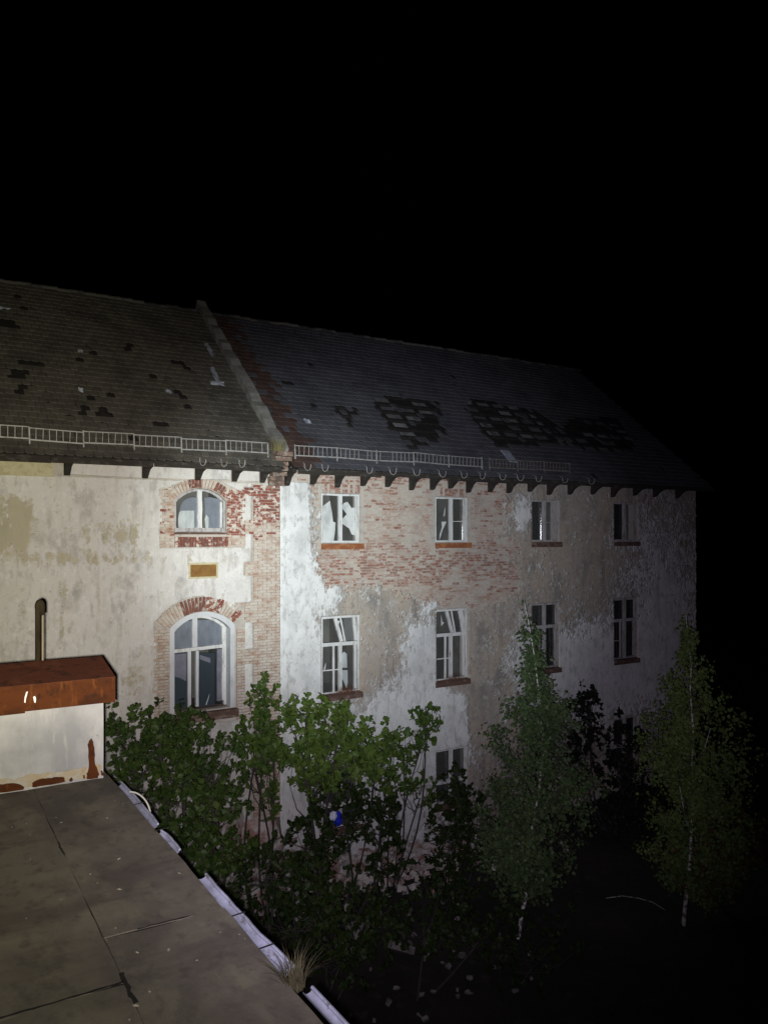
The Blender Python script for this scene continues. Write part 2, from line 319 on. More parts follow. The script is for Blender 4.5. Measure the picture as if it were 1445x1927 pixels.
M['leaf_unlit'] = leaf_mat('unlit leaf', (0.010, 0.016, 0.008), (0.016, 0.024, 0.01))  # lack of light on the bushy tree put into the leaf colour
M['leaf_mid'] = leaf_mat('mid green leaf', (0.07, 0.125, 0.024), (0.105, 0.145, 0.028))
M['leaf_bright'] = leaf_mat('yellow green leaf', (0.092, 0.155, 0.030), (0.135, 0.18, 0.036))
M['leaf_birch'] = leaf_mat('birch leaf', (0.078, 0.125, 0.046), (0.115, 0.155, 0.06))
M['leaf_olive'] = leaf_mat('olive birch leaf', (0.12, 0.185, 0.05), (0.165, 0.21, 0.06))
M['leaf_rusty'] = leaf_mat('rusty autumn leaf', (0.12, 0.07, 0.025), (0.10, 0.085, 0.025))
M['straw'] = noise_mat('dry straw grass', (0.075, 0.062, 0.032), rough=0.95, rand=[((0.035, 0.032, 0.018), 0.9)])
M['weed'] = noise_mat('yellow green weed', (0.13, 0.13, 0.045), rough=0.9, rand=[((0.20, 0.15, 0.06), 0.9)])
M['glint_paint'] = noise_mat('white dropping', (0.8, 0.78, 0.72), rough=0.9)  # glint colour for the flecks on the cap
M['cable'] = noise_mat('pale cable', (0.62, 0.6, 0.52), rough=0.6)

# ------------------------------------------------------------------ ground
def ground():
    xs = np.concatenate([np.linspace(-250, -8, 14), np.linspace(-6, 34, 81), np.linspace(38, 260, 14)])
    ys = np.concatenate([np.linspace(-120, -2, 10), np.linspace(0, 20, 41), np.linspace(24, 320, 14)])
    X, Y = np.meshgrid(xs, ys, indexing='ij')
    Z = GROUND + 0.25*fbm(X*0.7, Y*0.7, 5) * ((X > -6) & (X < 34) & (Y > 0) & (Y < 20))
    n, m = X.shape; idx = np.arange(n*m).reshape(n, m)
    f = np.stack([idx[:-1,:-1], idx[1:,:-1], idx[1:,1:], idx[:-1,1:]], -1).reshape(-1, 4)
    o = bpy.data.objects.new('ground', np_mesh('ground', np.stack([X, Y, Z], -1).reshape(-1, 3), f, M['soil'], True))
    link(o); tag(o, kind='structure')
ground()

# ------------------------------------------------------------------ plaster sheets
CELL = 0.035
def sheet(name, mask, u0, z0, y, thick, mat, parent, seed, amp=0.006):
    nu, nz = mask.shape
    uu = u0 + CELL*np.arange(nu+1); zz = z0 + CELL*np.arange(nz+1)
    U, Z = np.meshgrid(uu, zz, indexing='ij')
    Yv = y + amp*fbm(U*0.9, Z*0.9, seed, 3)*2 + 0.002*fbm(U*9, Z*9, seed+40, 2)
    mp = np.zeros((nu+2, nz+2), bool); mp[1:-1,1:-1] = mask
    cnt = (mp[:-1,:-1].astype(int)+mp[1:,:-1]+mp[:-1,1:]+mp[1:,1:])
    edge = (cnt > 0) & (cnt < 4)
    rg = np.random.default_rng(seed)
    U = U + edge*rg.uniform(-0.38, 0.38, U.shape)*CELL; Z = Z + edge*rg.uniform(-0.38, 0.38, U.shape)*CELL
    U = np.clip(U, u0, u0+CELL*nu)
    used = cnt > 0
    idx = -np.ones(U.shape, int); idx[used] = np.arange(used.sum())
    V = np.stack([U[used], Yv[used], Z[used]], -1); n0 = len(V)
    V2 = V.copy(); V2[:,1] = y + thick
    i, k = np.nonzero(mask)
    quads = [np.stack([idx[i,k], idx[i+1,k], idx[i+1,k+1], idx[i,k+1]], -1)]
    def skirt(sel, a, b):
        ii, kk = np.nonzero(sel)
        A = idx[ii+a[0], kk+a[1]]; B = idx[ii+b[0], kk+b[1]]
        quads.append(np.stack([B, A, A+n0, B+n0], -1))
    m = mp[1:-1,1:-1]
    skirt(m & ~mp[:-2,1:-1], (0,1), (0,0)); skirt(m & ~mp[2:,1:-1], (1,0), (1,1))
    skirt(m & ~mp[1:-1,:-2], (0,0), (1,0)); skirt(m & ~mp[1:-1,2:], (1,1), (0,1))
    o = bpy.data.objects.new(name, np_mesh(name, np.concatenate([V, V2]), np.concatenate(quads), mat, False))
    return link(o, parent)
def cells(u0, u1, z0, z1):
    nu = int(round((u1-u0)/CELL)); nz = int(round((z1-z0)/CELL))
    return np.meshgrid(u0+CELL*(np.arange(nu)+0.5), z0+CELL*(np.arange(nz)+0.5), indexing='ij')
def blob(U, Z, px, py, rx, ry, pw=2):
    "soft bump on the facade given by a photo position and its half sizes there"
    u, z = uz(px, py); a, _ = uz(px+rx, py); _, b = uz(px, py-ry)
    return np.exp(-(np.abs((U-u)/(a-u))**pw + np.abs((Z-z)/(b-z))**pw))
def inside(U, Z, poly):
    c = np.zeros(U.shape, bool); n = len(poly)
    for i in range(n):
        (x1, y1), (x2, y2) = poly[i], poly[(i+1) % n]
        if y1 == y2: continue
        c ^= ((y1 > Z) != (y2 > Z)) & (U < (x2-x1)*(Z-y1)/(y2-y1)+x1)
    return c

def arch_poly(u0, u1, z0, zs, za, grow=0.0, n=14):
    "outline of an opening with a segmental arch: springing zs, crown za"
    u0 -= grow; u1 += grow; za += grow; zs += grow*0.75
    w = (u1-u0)/2; h = za-zs; r = (w*w+h*h)/(2*h); c = (u0+u1)/2; cz = za-r
    a = math.asin(w/r)
    return [(u0, z0), (u1, z0)] + [(c+r*math.sin(t), cz+r*math.cos(t)) for t in np.linspace(a, -a, n)]

# ------------------------------------------------------------------ openings
UL = 8.35                         # where the two houses meet
UEND = 25.6; ULEFT = -9.0
WTOP = 1.62
win_u = [9.59, 13.42, 17.25, 21.1]; WW = 1.22
ROWS = {'A': (-0.24, 1.15), 'B': (-4.45, -2.27), 'C': (-8.2, -6.52)}
right_open = [(u, u+WW, *ROWS[r]) for r in 'ABC' for u in win_u]
AU = (5.54, 6.88, 0.06, 0.86, 1.17)          # u0 u1 z0 spring crown
AL = (5.41, 7.10, -4.45, -2.33, -1.95)

def wall_with_holes(name, u0, u1, z0, z1, y, holes, mat, parent, depth):
    us = sorted({u0, u1, *[h[0] for h in holes], *[h[1] for h in holes]})
    zs = sorted({z0, z1, *[h[2] for h in holes], *[h[3] for h in holes]})
    mb = MB()
    for a, b in zip(us, us[1:]):
        for c, d in zip(zs, zs[1:]):
            mu, mz = (a+b)/2, (c+d)/2
            if any(h[0] < mu < h[1] and h[2] < mz < h[3] for h in holes): continue
            mb.add([(a,y,c),(b,y,c),(b,y,d),(a,y,d)], [(0,1,2,3)])
    for (a, b, c, d) in holes:
        yb = y+depth
        mb.add([(a,y,c),(b,y,c),(b,yb,c),(a,yb,c)], [(0,1,2,3)]); mb.add([(a,y,d),(b,y,d),(b,yb,d),(a,yb,d)], [(3,2,1,0)])
        mb.add([(a,y,c),(a,y,d),(a,yb,d),(a,yb,c)], [(0,1,2,3)]); mb.add([(b,y,c),(b,y,d),(b,yb,d),(b,yb,c)], [(3,2,1,0)])
    return mb.build(name, mat, parent)

left_house = tag(empty('plastered_house', (2, D, GROUND)), 'cream plastered old house with arched brick-framed windows, on the left', 'house')
right_house = tag(empty('brick_house', (17, D, GROUND)), 'derelict house of peeling plaster and bare brick with rows of broken rectangular windows', 'house')
def under(o, parent):
    "keep world coordinates under a parent that is moved off the origin"
    o.parent = parent
    o.matrix_parent_inverse = parent_inv[parent.name]
    return o
parent_inv = {}
for h in (left_house, right_house):
    parent_inv[h.name] = Matrix.Translation(h.location).inverted()
# part anchors: children built in world coordinates get the inverse of their house's location
def part(mb, name, mat, house, smooth=False, bevel=0.0):
    o = mb.build(name, mat, None, smooth, bevel); return under(o, house)

# left house wall
holes_l = [(AU[0], AU[1], AU[2], AU[4]), (AL[0], AL[1], AL[2], AL[4])]
wall_l = under(wall_with_holes('wall', ULEFT, UL, GROUND-0.3, WTOP+0.2, D+0.06, holes_l, M['mortar'], None, 0.45), left_house)
# spandrels above the arches
for (a, b, c, s, k) in (AU, AL):
    pl = arch_poly(a, b, c, s, k)[2:]
    mb = MB(); mb.prism([(b, k+0.001)] + pl + [(a, k+0.001)], D+0.055, D+0.4); part(mb, 'spandrel', M['mortar'], left_house)
# right house wall, 9 cm proud of the left one
YR = D
holes_r = right_open
wall_r = under(wall_with_holes('wall', UL, UEND, GROUND-0.3, WTOP+0.2, YR+0.02, holes_r, M['mortar'], None, 0.4), right_house)
# end walls and rear walls, so that the houses are closed volumes
YB = 31.0
SLOPE = 0.82; YE = 18.35; ZE = 1.75; YRIDGE = 25.35
ZR = ZE + SLOPE*(YRIDGE-YE)
mb = MB(); mb.prism_x([(YR+0.03, GROUND-0.3), (YB, GROUND-0.3), (YB, WTOP), (YRIDGE, ZR-0.35), (YR+0.03, WTOP+0.15)], UEND-0.3, UEND); part(mb, 'end_wall', M['right_under'], right_house)
mb = MB(); mb.box((UL, YB-0.3, GROUND-0.3), (UEND-0.3, YB, WTOP)); part(mb, 'rear_wall', M['right_under'], right_house)
mb = MB(); mb.box((ULEFT, YB-0.3, GROUND-0.3), (UL-0.02, YB, WTOP)); part(mb, 'rear_wall', M['left_under'], left_house)
mb = MB(); mb.prism_x([(D+0.07, GROUND-0.3), (YB-0.31, GROUND-0.3), (YB-0.31, WTOP), (YRIDGE, ZR-0.35), (D+0.07, WTOP+0.15)], ULEFT, ULEFT+0.3); part(mb, 'end_wall', M['left_under'], left_house)
# rooms behind the windows
for house, a, b in ((left_house, ULEFT+0.3, UL-0.15), (right_house, UL-0.1, UEND-0.3)):
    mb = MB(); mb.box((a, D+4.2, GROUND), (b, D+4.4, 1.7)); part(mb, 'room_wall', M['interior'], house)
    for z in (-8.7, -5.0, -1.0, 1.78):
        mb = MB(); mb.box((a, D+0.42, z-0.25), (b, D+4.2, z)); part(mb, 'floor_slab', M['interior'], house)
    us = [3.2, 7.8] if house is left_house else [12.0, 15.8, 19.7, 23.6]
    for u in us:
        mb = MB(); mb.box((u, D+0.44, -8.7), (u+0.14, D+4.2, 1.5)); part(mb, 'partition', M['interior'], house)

# ------------------------------------------------------------------ left house: plaster layers
def rect_mask(U, Z, a, b, c, d): return (U > a) & (U < b) & (Z > c) & (Z < d)
US, ZS = cells(ULEFT, UL, GROUND-0.3, 1.34)
hole_up = inside(US, ZS, arch_poly(*AU)); hole_lo = inside(US, ZS, arch_poly(*AL))
# brick surrounds (plaster stops at a clean cut line)
b_up = inside(US, ZS, arch_poly(5.25, 7.30, -0.32, 1.06, 1.42)) | rect_mask(US, ZS, 5.17, 7.38, 0.98, 1.14) | rect_mask(US, ZS, 5.17, 7.38, -0.32, 0.28)
b_lo = inside(US, ZS, arch_poly(5.10, 7.20, -4.80, -2.10, -1.56)) | rect_mask(US, ZS, 5.02, 7.2, -2.55, -2.1) | rect_mask(US, ZS, 5.02, 7.2, -3.6, -3.2) | rect_mask(US, ZS, 5.02, 7.2, -4.8, -4.2)
b_pil = rect_mask(US, ZS, 7.54, UL+1, -9.6, 1.32) | rect_mask(US, ZS, 7.36, 7.6, 1.02, 1.25) | rect_mask(US, ZS, 7.36, 7.6, 0.02, 0.36) | rect_mask(US, ZS, 7.36, 7.6, -1.08, -0.72)
b_wide = rect_mask(US, ZS, 7.1, UL+1, -4.8, -1.78)
panels = rect_mask(US, ZS, 7.38, 7.60, -2.98, -2.28) | rect_mask(US, ZS, 7.38, 7.60, -4.12, -3.38)
bricks_l = (b_up | b_lo | b_pil | b_wide) & ~hole_up & ~hole_lo & ~panels
noise_a = fbm(US*1.3, ZS*1.3, 11, 5); streak = fbm(US*7.5, ZS*0.9, 23, 4); fine = fbm(US*9.0, ZS*8.0, 31, 4, .75)
peel = 0.27 - (0.55*blob(US, ZS, 22, 985, 45, 60, 4) + 0.34*blob(US, ZS, 225, 1003, 70, 26) + 0.30*blob(US, ZS, 150, 1052, 200, 16)
        + 0.22*blob(US, ZS, 160, 960, 14, 70) + 0.16*blob(US, ZS, 110, 1170, 120, 70) + 0.24*blob(US, ZS, 262, 1275, 40, 26)) + 0.60*streak + 0.62*fine + 0.22*noise_a
# corner strip of thin plaster left on the pilaster edge
solid = ~(hole_up | hole_lo | bricks_l)
solid &= ~rect_mask(US, ZS, 5.90, 6.63, -1.09, -0.73)
sheet('undercoat', solid, ULEFT, GROUND-0.3, D+0.035, 0.03, M['left_under'], None, 3); under(bpy.context.scene.objects['undercoat'], left_house)
fin = solid & (peel > 0)
o = sheet('limewash', solid & (peel > -0.11), ULEFT, GROUND-0.3, D+0.026, 0.02, M['left_wash'], None, 9); under(o, left_house)
o = sheet('plaster', fin, ULEFT, GROUND-0.3, D+0.018, 0.02, M['left_white'], None, 4); under(o, left_house)

# ------------------------------------------------------------------ right house: plaster layers
UR, ZRR = cells(UL, UEND, GROUND-0.3, 1.80)
win = np.zeros(UR.shape, bool)
for (a, b, c, d) in right_open: win |= rect_mask(UR, ZRR, a, b, c, d)
big = fbm(UR*0.8, ZRR*0.8, 51, 5); med = fbm(UR*2.4, ZRR*2.4, 61, 5); sm = fbm(UR*7.5, ZRR*7.5, 71, 3)
hf = fbm(UR*5.0, ZRR*5.5, 91, 4, .8)
nz = 0.45*big + 0.7*med + 0.75*hf
B = lambda *a: blob(UR, ZRR, *a)
# where the render still covers the bricks
und = -0.36 + 1.05*B(640, 1290, 170, 172, 6) + 1.0*B(800, 1310, 200, 165, 6) + 1.1*B(545, 1150, 42, 330, 6) + 1.0*B(700, 1480, 260, 140, 4) + 0.9*B(1190, 1130, 190, 330, 6) - 0.35*B(940, 1090, 60, 50) \
      + 0.18*B(975, 1010, 40, 80) + 0.30*B(745, 1062, 30, 26) - 0.35*B(860, 1085, 70, 60) - 0.25*B(640, 1075, 40, 50) + 0.95*nz*(0.35+0.65*(1-B(545, 1150, 34, 330, 6)))
und -= 0.55*B(590, 1080, 22, 160)*0.3
cover = (und > 0) & ~win
# where the white finish coat is left on it
wht = -0.34 + 1.3*B(548, 1060, 32, 190, 6) + 0.95*B(550, 1310, 62, 150, 4) + 0.62*B(618, 1110, 22, 40) + 0.75*B(560, 1500, 60, 140, 4) \
      + 0.85*B(795, 1240, 34, 80) + 0.75*B(760, 1330, 60, 40) + 1.0*B(845, 1360, 36, 56, 4) + 0.55*B(805, 1120, 16, 36) + 0.8*B(800, 1430, 90, 30) \
      + 0.75*B(1105, 1270, 110, 90) + 0.55*B(1250, 1160, 70, 220) + 0.5*B(985, 962, 30, 22) + 0.55*B(982, 985, 12, 16, 4) + 0.65*B(660, 1430, 120, 80) + 0.6*B(700, 1560, 160, 80) \
      + 0.95*B(1010, 1240, 40, 60) * 0.6 - 0.3*B(890, 1280, 26, 160) + 0.62*nz + 0.25*sm
hf2 = fbm(UR*13, ZRR*12, 131, 3, .8)
wht += 0.55*hf2*(1-0.8*B(546, 1060, 24, 150, 6)) + 0.30*B(592, 1060, 20, 120) - 0.6*B(545, 893, 60, 14, 6)
und += 0.45*hf2*(1-B(545, 1150, 30, 330, 6)) + 0.55*B(592, 1060, 22, 130) - 1.6*B(545, 893, 60, 14, 6)
cover = (und > 0) & ~win
white = (wht > 0) & (und > -0.03) & ~win
cover |= white
o = sheet('render_coat', cover, UL, GROUND-0.3, YR-0.004, 0.03, M['right_under'], None, 5); under(o, right_house)
wash = (wht > -0.17) & (und > -0.05) & ~win
cover |= wash
o = sheet('limewash', wash, UL, GROUND-0.3, YR-0.012, 0.015, M['wash'], None, 8); under(o, right_house)
o = sheet('plaster', white, UL, GROUND-0.3, YR-0.020, 0.02, M['right_white'], None, 6); under(o, right_house)

# ------------------------------------------------------------------ bricks
def brick_mesh(name, lx, lz, ly, mat, seed):
    random.seed(seed); mb = MB(); mb.box((0, 0, 0), (lx, ly, lz), 0.004); return mb.mesh(name, mat)
LB, HB, GAP = 0.240, 0.065, 0.012
BM = {}
def place_brick(x, y, z, kind, parent, house, sx=1.0, rot=0.0, sz=1.0):
    key = (kind, random.randrange(4))
    if key not in BM: BM[key] = None
    if BM[key] is None:
        st = random.getstate(); BM[key] = brick_mesh('brick', LB, HB, 0.07, M[kind], hash(kind) % 1000 + key[1]); random.setstate(st)
    o = bpy.data.objects.new('brick', BM[key]); COL.objects.link(o); o.parent = parent
    o.matrix_parent_inverse = parent_inv[house.name] if parent is house else Matrix.Identity(4)
    o.location = (x, y, z); o.scale = (sx, 1, sz); o.rotation_euler = (0, rot, 0); return o
random.seed(3)
# collect the bricks of both houses as (x, y, z, material, sx, rotation)
def rows(u0, u1, z0, z1, ok, kind, y, out):
    z = z0; r = 0
    while z < z1:
        u = u0 - (0.126 if r % 2 else 0.0)
        while u < u1:
            ln = LB
            a, b = max(u, u0), min(u+LB, u1)
            if b-a > 0.05 and ok((a+b)/2, z+HB/2, a, b):
                out.append((a+random.uniform(0, .004), y+random.uniform(-0.006, 0.006), z+random.uniform(-.002, .002), kind((a+b)/2, z) if callable(kind) else kind, (b-a)/LB*0.985, 0.0, 1.0))
            u += LB+GAP
        z += HB+GAP; r += 1
def pt_in(poly, x, z):
    c = False; n = len(poly)
    for i in range(n):
        (x1, y1), (x2, y2) = poly[i], poly[(i+1) % n]
        if (y1 > z) != (y2 > z) and x < (x2-x1)*(z-y1)/(y2-y1)+x1: c = not c
    return c
pu_in = arch_poly(*AU); pl_in = arch_poly(*AL)
def mask_at(mask, u0, z0, u, z):
    i = int((u-u0)/CELL); k = int((z-z0)/CELL)
    return 0 <= i < mask.shape[0] and 0 <= k < mask.shape[1] and mask[i, k]
surround, pilaster = [], []
Z0 = GROUND-0.3
def voussoirs(op, thick, kindf, out, y):
    a, b, c, s, k = op; w = (b-a)/2; h = k-s; r = (w*w+h*h)/(2*h); cc = (a+b)/2; cz = k-r; al = math.asin(w/r)
    n = int(2*al*(r+0.03)/(HB+GAP))
    for i in range(n):
        t = -al + 2*al*(i+0.5)/n
        q0 = r+0.012
        # brick stood on end: its length runs outward along the radius
        p = (cc + q0*math.sin(t), cz + q0*math.cos(t))
        rot = t - math.pi/2
        ox, oz = HB/2*math.cos(t), -HB/2*math.sin(t)
        out.append((p[0]-ox, y+random.uniform(-0.006, 0.006), p[1]-oz, kindf(t/al), thick/LB, rot, 1.0))
yb = D+0.012
voussoirs(AU, 0.235, lambda t: 'brick_red' if (-0.3 < t < 0.05 or .5 < t < .8) else 'brick_flaking' if t > .8 else 'brick_pale', surround, yb)
voussoirs(AL, 0.36, lambda t: 'brick_red' if -0.42 < t < 0.12 else 'brick_flaking' if .12 <= t < .5 or t > .8 else 'brick_pale', surround, yb)
pu_arch = arch_poly(AU[0], AU[1], AU[2], AU[3], AU[4], 0.25); pl_arch = arch_poly(AL[0], AL[1], AL[2], AL[3], AL[4], 0.375)
def ok_up(u, z, a, b):
    if z > AU[3] and pt_in(pu_arch, u, z) and AU[0]-0.02 < u < AU[1]+0.02: return False
    return (not pt_in(pu_in, u, z)) and mask_at(b_up, ULEFT, Z0, u, z)
for (a, b) in ((5.17, AU[0]-0.01), (AU[1]+0.01, 7.38)):
    rows(a, b, -0.05, 1.14, ok_up, (lambda u, z: 'brick_flaking' if z > -0.1 else 'brick_red') if a > 6 else (lambda u, z: 'brick_pale' if random.random() < 0.8 else 'brick_flaking'), yb, surround)
    rows(a, b, -0.32, -0.055, ok_up, 'brick_pale', yb, surround)
u = AU[0]
while u < AU[1]-0.03:       # soldier course under the sill
    surround.append((u+0.004, yb+random.uniform(-.005, .005), -0.06, 'brick_red' if random.random() < .75 else 'brick_flaking', 0.25/LB, math.pi/2, 1.0)); u += HB+GAP
def ok_lo(u, z, a, b):
    if z > AL[3] and pt_in(pl_arch, u, z): return False
    return (not pt_in(pl_in, u, z)) and mask_at(bricks_l & b_lo, ULEFT, Z0, u, z)
for (a, b) in ((5.02, AL[0]-0.01), (AL[1]+0.01, 7.14)):
    rows(a, b, -4.8, -1.95, ok_lo, 'brick_pale', yb, surround)
def ok_pil(u, z, a, b):
    if z > AL[3]-0.1 and pt_in(pl_arch, u, z): return False
    return mask_at((b_pil | b_wide) & ~panels, ULEFT, Z0, u, z) and mask_at((b_pil | b_wide) & ~panels, ULEFT, Z0, b-0.03, z) and mask_at((b_pil | b_wide) & ~panels, ULEFT, Z0, a+0.03, z)
def kind_pil(u, z):
    if z > 0.45: return 'brick_flaking' if random.random() < 0.8 else 'brick_red'
    if z > -0.2: return 'brick_flaking' if random.random() < 0.35 else 'brick_pale'
    return 'brick_pale'
for (a, b) in ((7.15, 7.37), (7.37, 7.61), (7.61, UL-0.005)):
    rows(a, b, -9.0, 1.30, ok_pil, kind_pil, yb, pilaster)
def emit(bricks, house, wallpart, limit):
    random.seed(17)
    for q in bricks[:limit]: place_brick(q[0], q[1], q[2], q[3], wallpart, house, q[4], q[5], q[6])
    rest = bricks[limit:]
    for kind in sorted({q[3] for q in rest}):
        mb = MB()
        for q in rest:
            if q[3] != kind: continue
            vs = []
            for (x, y, z) in [(0,0,0),(LB,0,0),(LB,.07,0),(0,.07,0),(0,0,HB),(LB,0,HB),(LB,.07,HB),(0,.07,HB)]:
                x *= q[4]; c, s = math.cos(q[5]), math.sin(q[5])
                vs.append((q[0]+x*c+z*s+random.uniform(-.003, .003), q[1]+y, q[2]-x*s+z*c+random.uniform(-.003, .003)))
            mb.add(vs, [(0,3,2,1),(4,5,6,7),(0,1,5,4),(1,2,6,5),(2,3,7,6),(3,0,4,7)])
        o = mb.build('brickwork', M[kind], None); o.parent = wallpart; o['kind'] = 'stuff'
pilaster.sort(key=lambda q: abs(q[2]-0.0) if q[2] < 0 else -1)
emit(surround + pilaster, left_house, wall_l, 300)
rightb = []
bare = ~cover & ~win
def ok_r(u, z, a, b):
    return any(mask_at(bare, UL, Z0, x, z+dz) for x in (a+0.02, u, b-0.02) for dz in (-0.02, 0.02)) and not any(h[0]-0.005 < b and a < h[1]+0.005 and h[2]-0.05 < z < h[3]+(0.27 if h[3] > 1 and h[0] < 18 else 0.05) for h in right_open)
def kind_r(u, z):
    red = 0.52*math.exp(-((z+0.95)/0.55)**2) + 0.35*math.exp(-((z-1.45)/0.2)**2) + 0.10
    return 'brick_bare' if random.random() < red else 'brick_wall'
for (a, b) in zip([UL+0.02]+[h for u in win_u for h in (u, u+WW)], [h for u in win_u for h in (u, u+WW)]+[UEND-0.01]):
    rows(a, b, -9.0, 1.74, ok_r, kind_r, YR+0.006, rightb)
random.seed(19)
for w in win_u[:3]:            # soldier course over the upper windows
    for i in range(15):
        rightb.append((w+0.025+i*(HB+GAP+0.003), YR+0.004+random.uniform(-.005, .005), 1.40, 'brick_bare' if random.random() < .55 else 'brick_wall', 0.235/LB, math.pi/2, 1.0))
rightb.sort(key=lambda q: math.hypot(q[0]-10.5, q[2]+0.3))
emit(rightb, right_house, wall_r, 300)
# plaque, pilaster panels
pq = empty('plaque', (0, 0, 0)); under(pq, left_house)
MB().box((5.93, D+0.03, -1.06), (6.60, D+0.06, -0.76)).build('panel', M['plaque'], pq)
mb = MB()
for a, b in (((5.88, -1.11), (6.65, -1.06)), ((5.88, -0.76), (6.65, -0.71)), ((5.88, -1.06), (5.93, -0.76)), ((6.60, -1.06), (6.65, -0.76))):
    mb.box((a[0], D+0.008, a[1]), (b[0], D+0.05, b[1]), 0.004)
mb.build('rim', M['plaque_edge'], pq)

# ------------------------------------------------------------------ windows
def zoomed(zx, zy, x0, y0, k): return (x0 + zx/k, y0 + zy/k)
def win_empty(house):
    o = empty('window', (0, 0, 0)); return under(o, house)
def pane(poly, Y, mat, w, name='pane', thick=0.004):
    pts = []
    for p in poly:
        q = at(p[0], p[1], Y); pts.append((q.x, q.z))
    a = sum(pts[i][0]*pts[(i+1) % len(pts)][1]-pts[(i+1) % len(pts)][0]*pts[i][1] for i in range(len(pts)))
    if a < 0: pts.reverse()
    return MB().prism(pts, Y, Y+thick).build(name, mat, w)
def wavy_bar(mb, p0, p1, w, y0, y1, n=5, j=0.004):
    "a weathered wooden member in the plane of the wall"
    a = Vector((p0[0], p0[1])); b = Vector((p1[0], p1[1])); d = (b-a).normalized(); nrm = Vector((-d.y, d.x))
    L1, L2 = [], []
    for i in range(n+1):
        c = a.lerp(b, i/n); s = w/2+random.uniform(-j, j)
        L1.append(c+nrm*s); L2.append(c-nrm*(w/2+random.uniform(-j, j)))
    pts = [(p.x, p.y) for p in L2] + [(p.x, p.y) for p in reversed(L1)]
    mb.prism(pts, y0, y1)
def rect_frame(a, b, c, d, w, y0, y1, wb=None):
    mb = MB(); wb = wb or w
    wavy_bar(mb, (a+w/2, c), (a+w/2, d), w, y0, y1); wavy_bar(mb, (b-w/2, c), (b-w/2, d), w, y0, y1)
    wavy_bar(mb, (a+w, d-w/2), (b-w, d-w/2), w, y0+0.002, y1); wavy_bar(mb, (a+w, c+wb/2), (b-w, c+wb/2), wb, y0+0.002, y1)
    return mb
random.seed(21)
def rect_pane(w, a, b, c, d, Y, mat, name='pane'):
    return MB().box((a, Y, c), (b, Y+0.004, d)).build(name, mat, w)

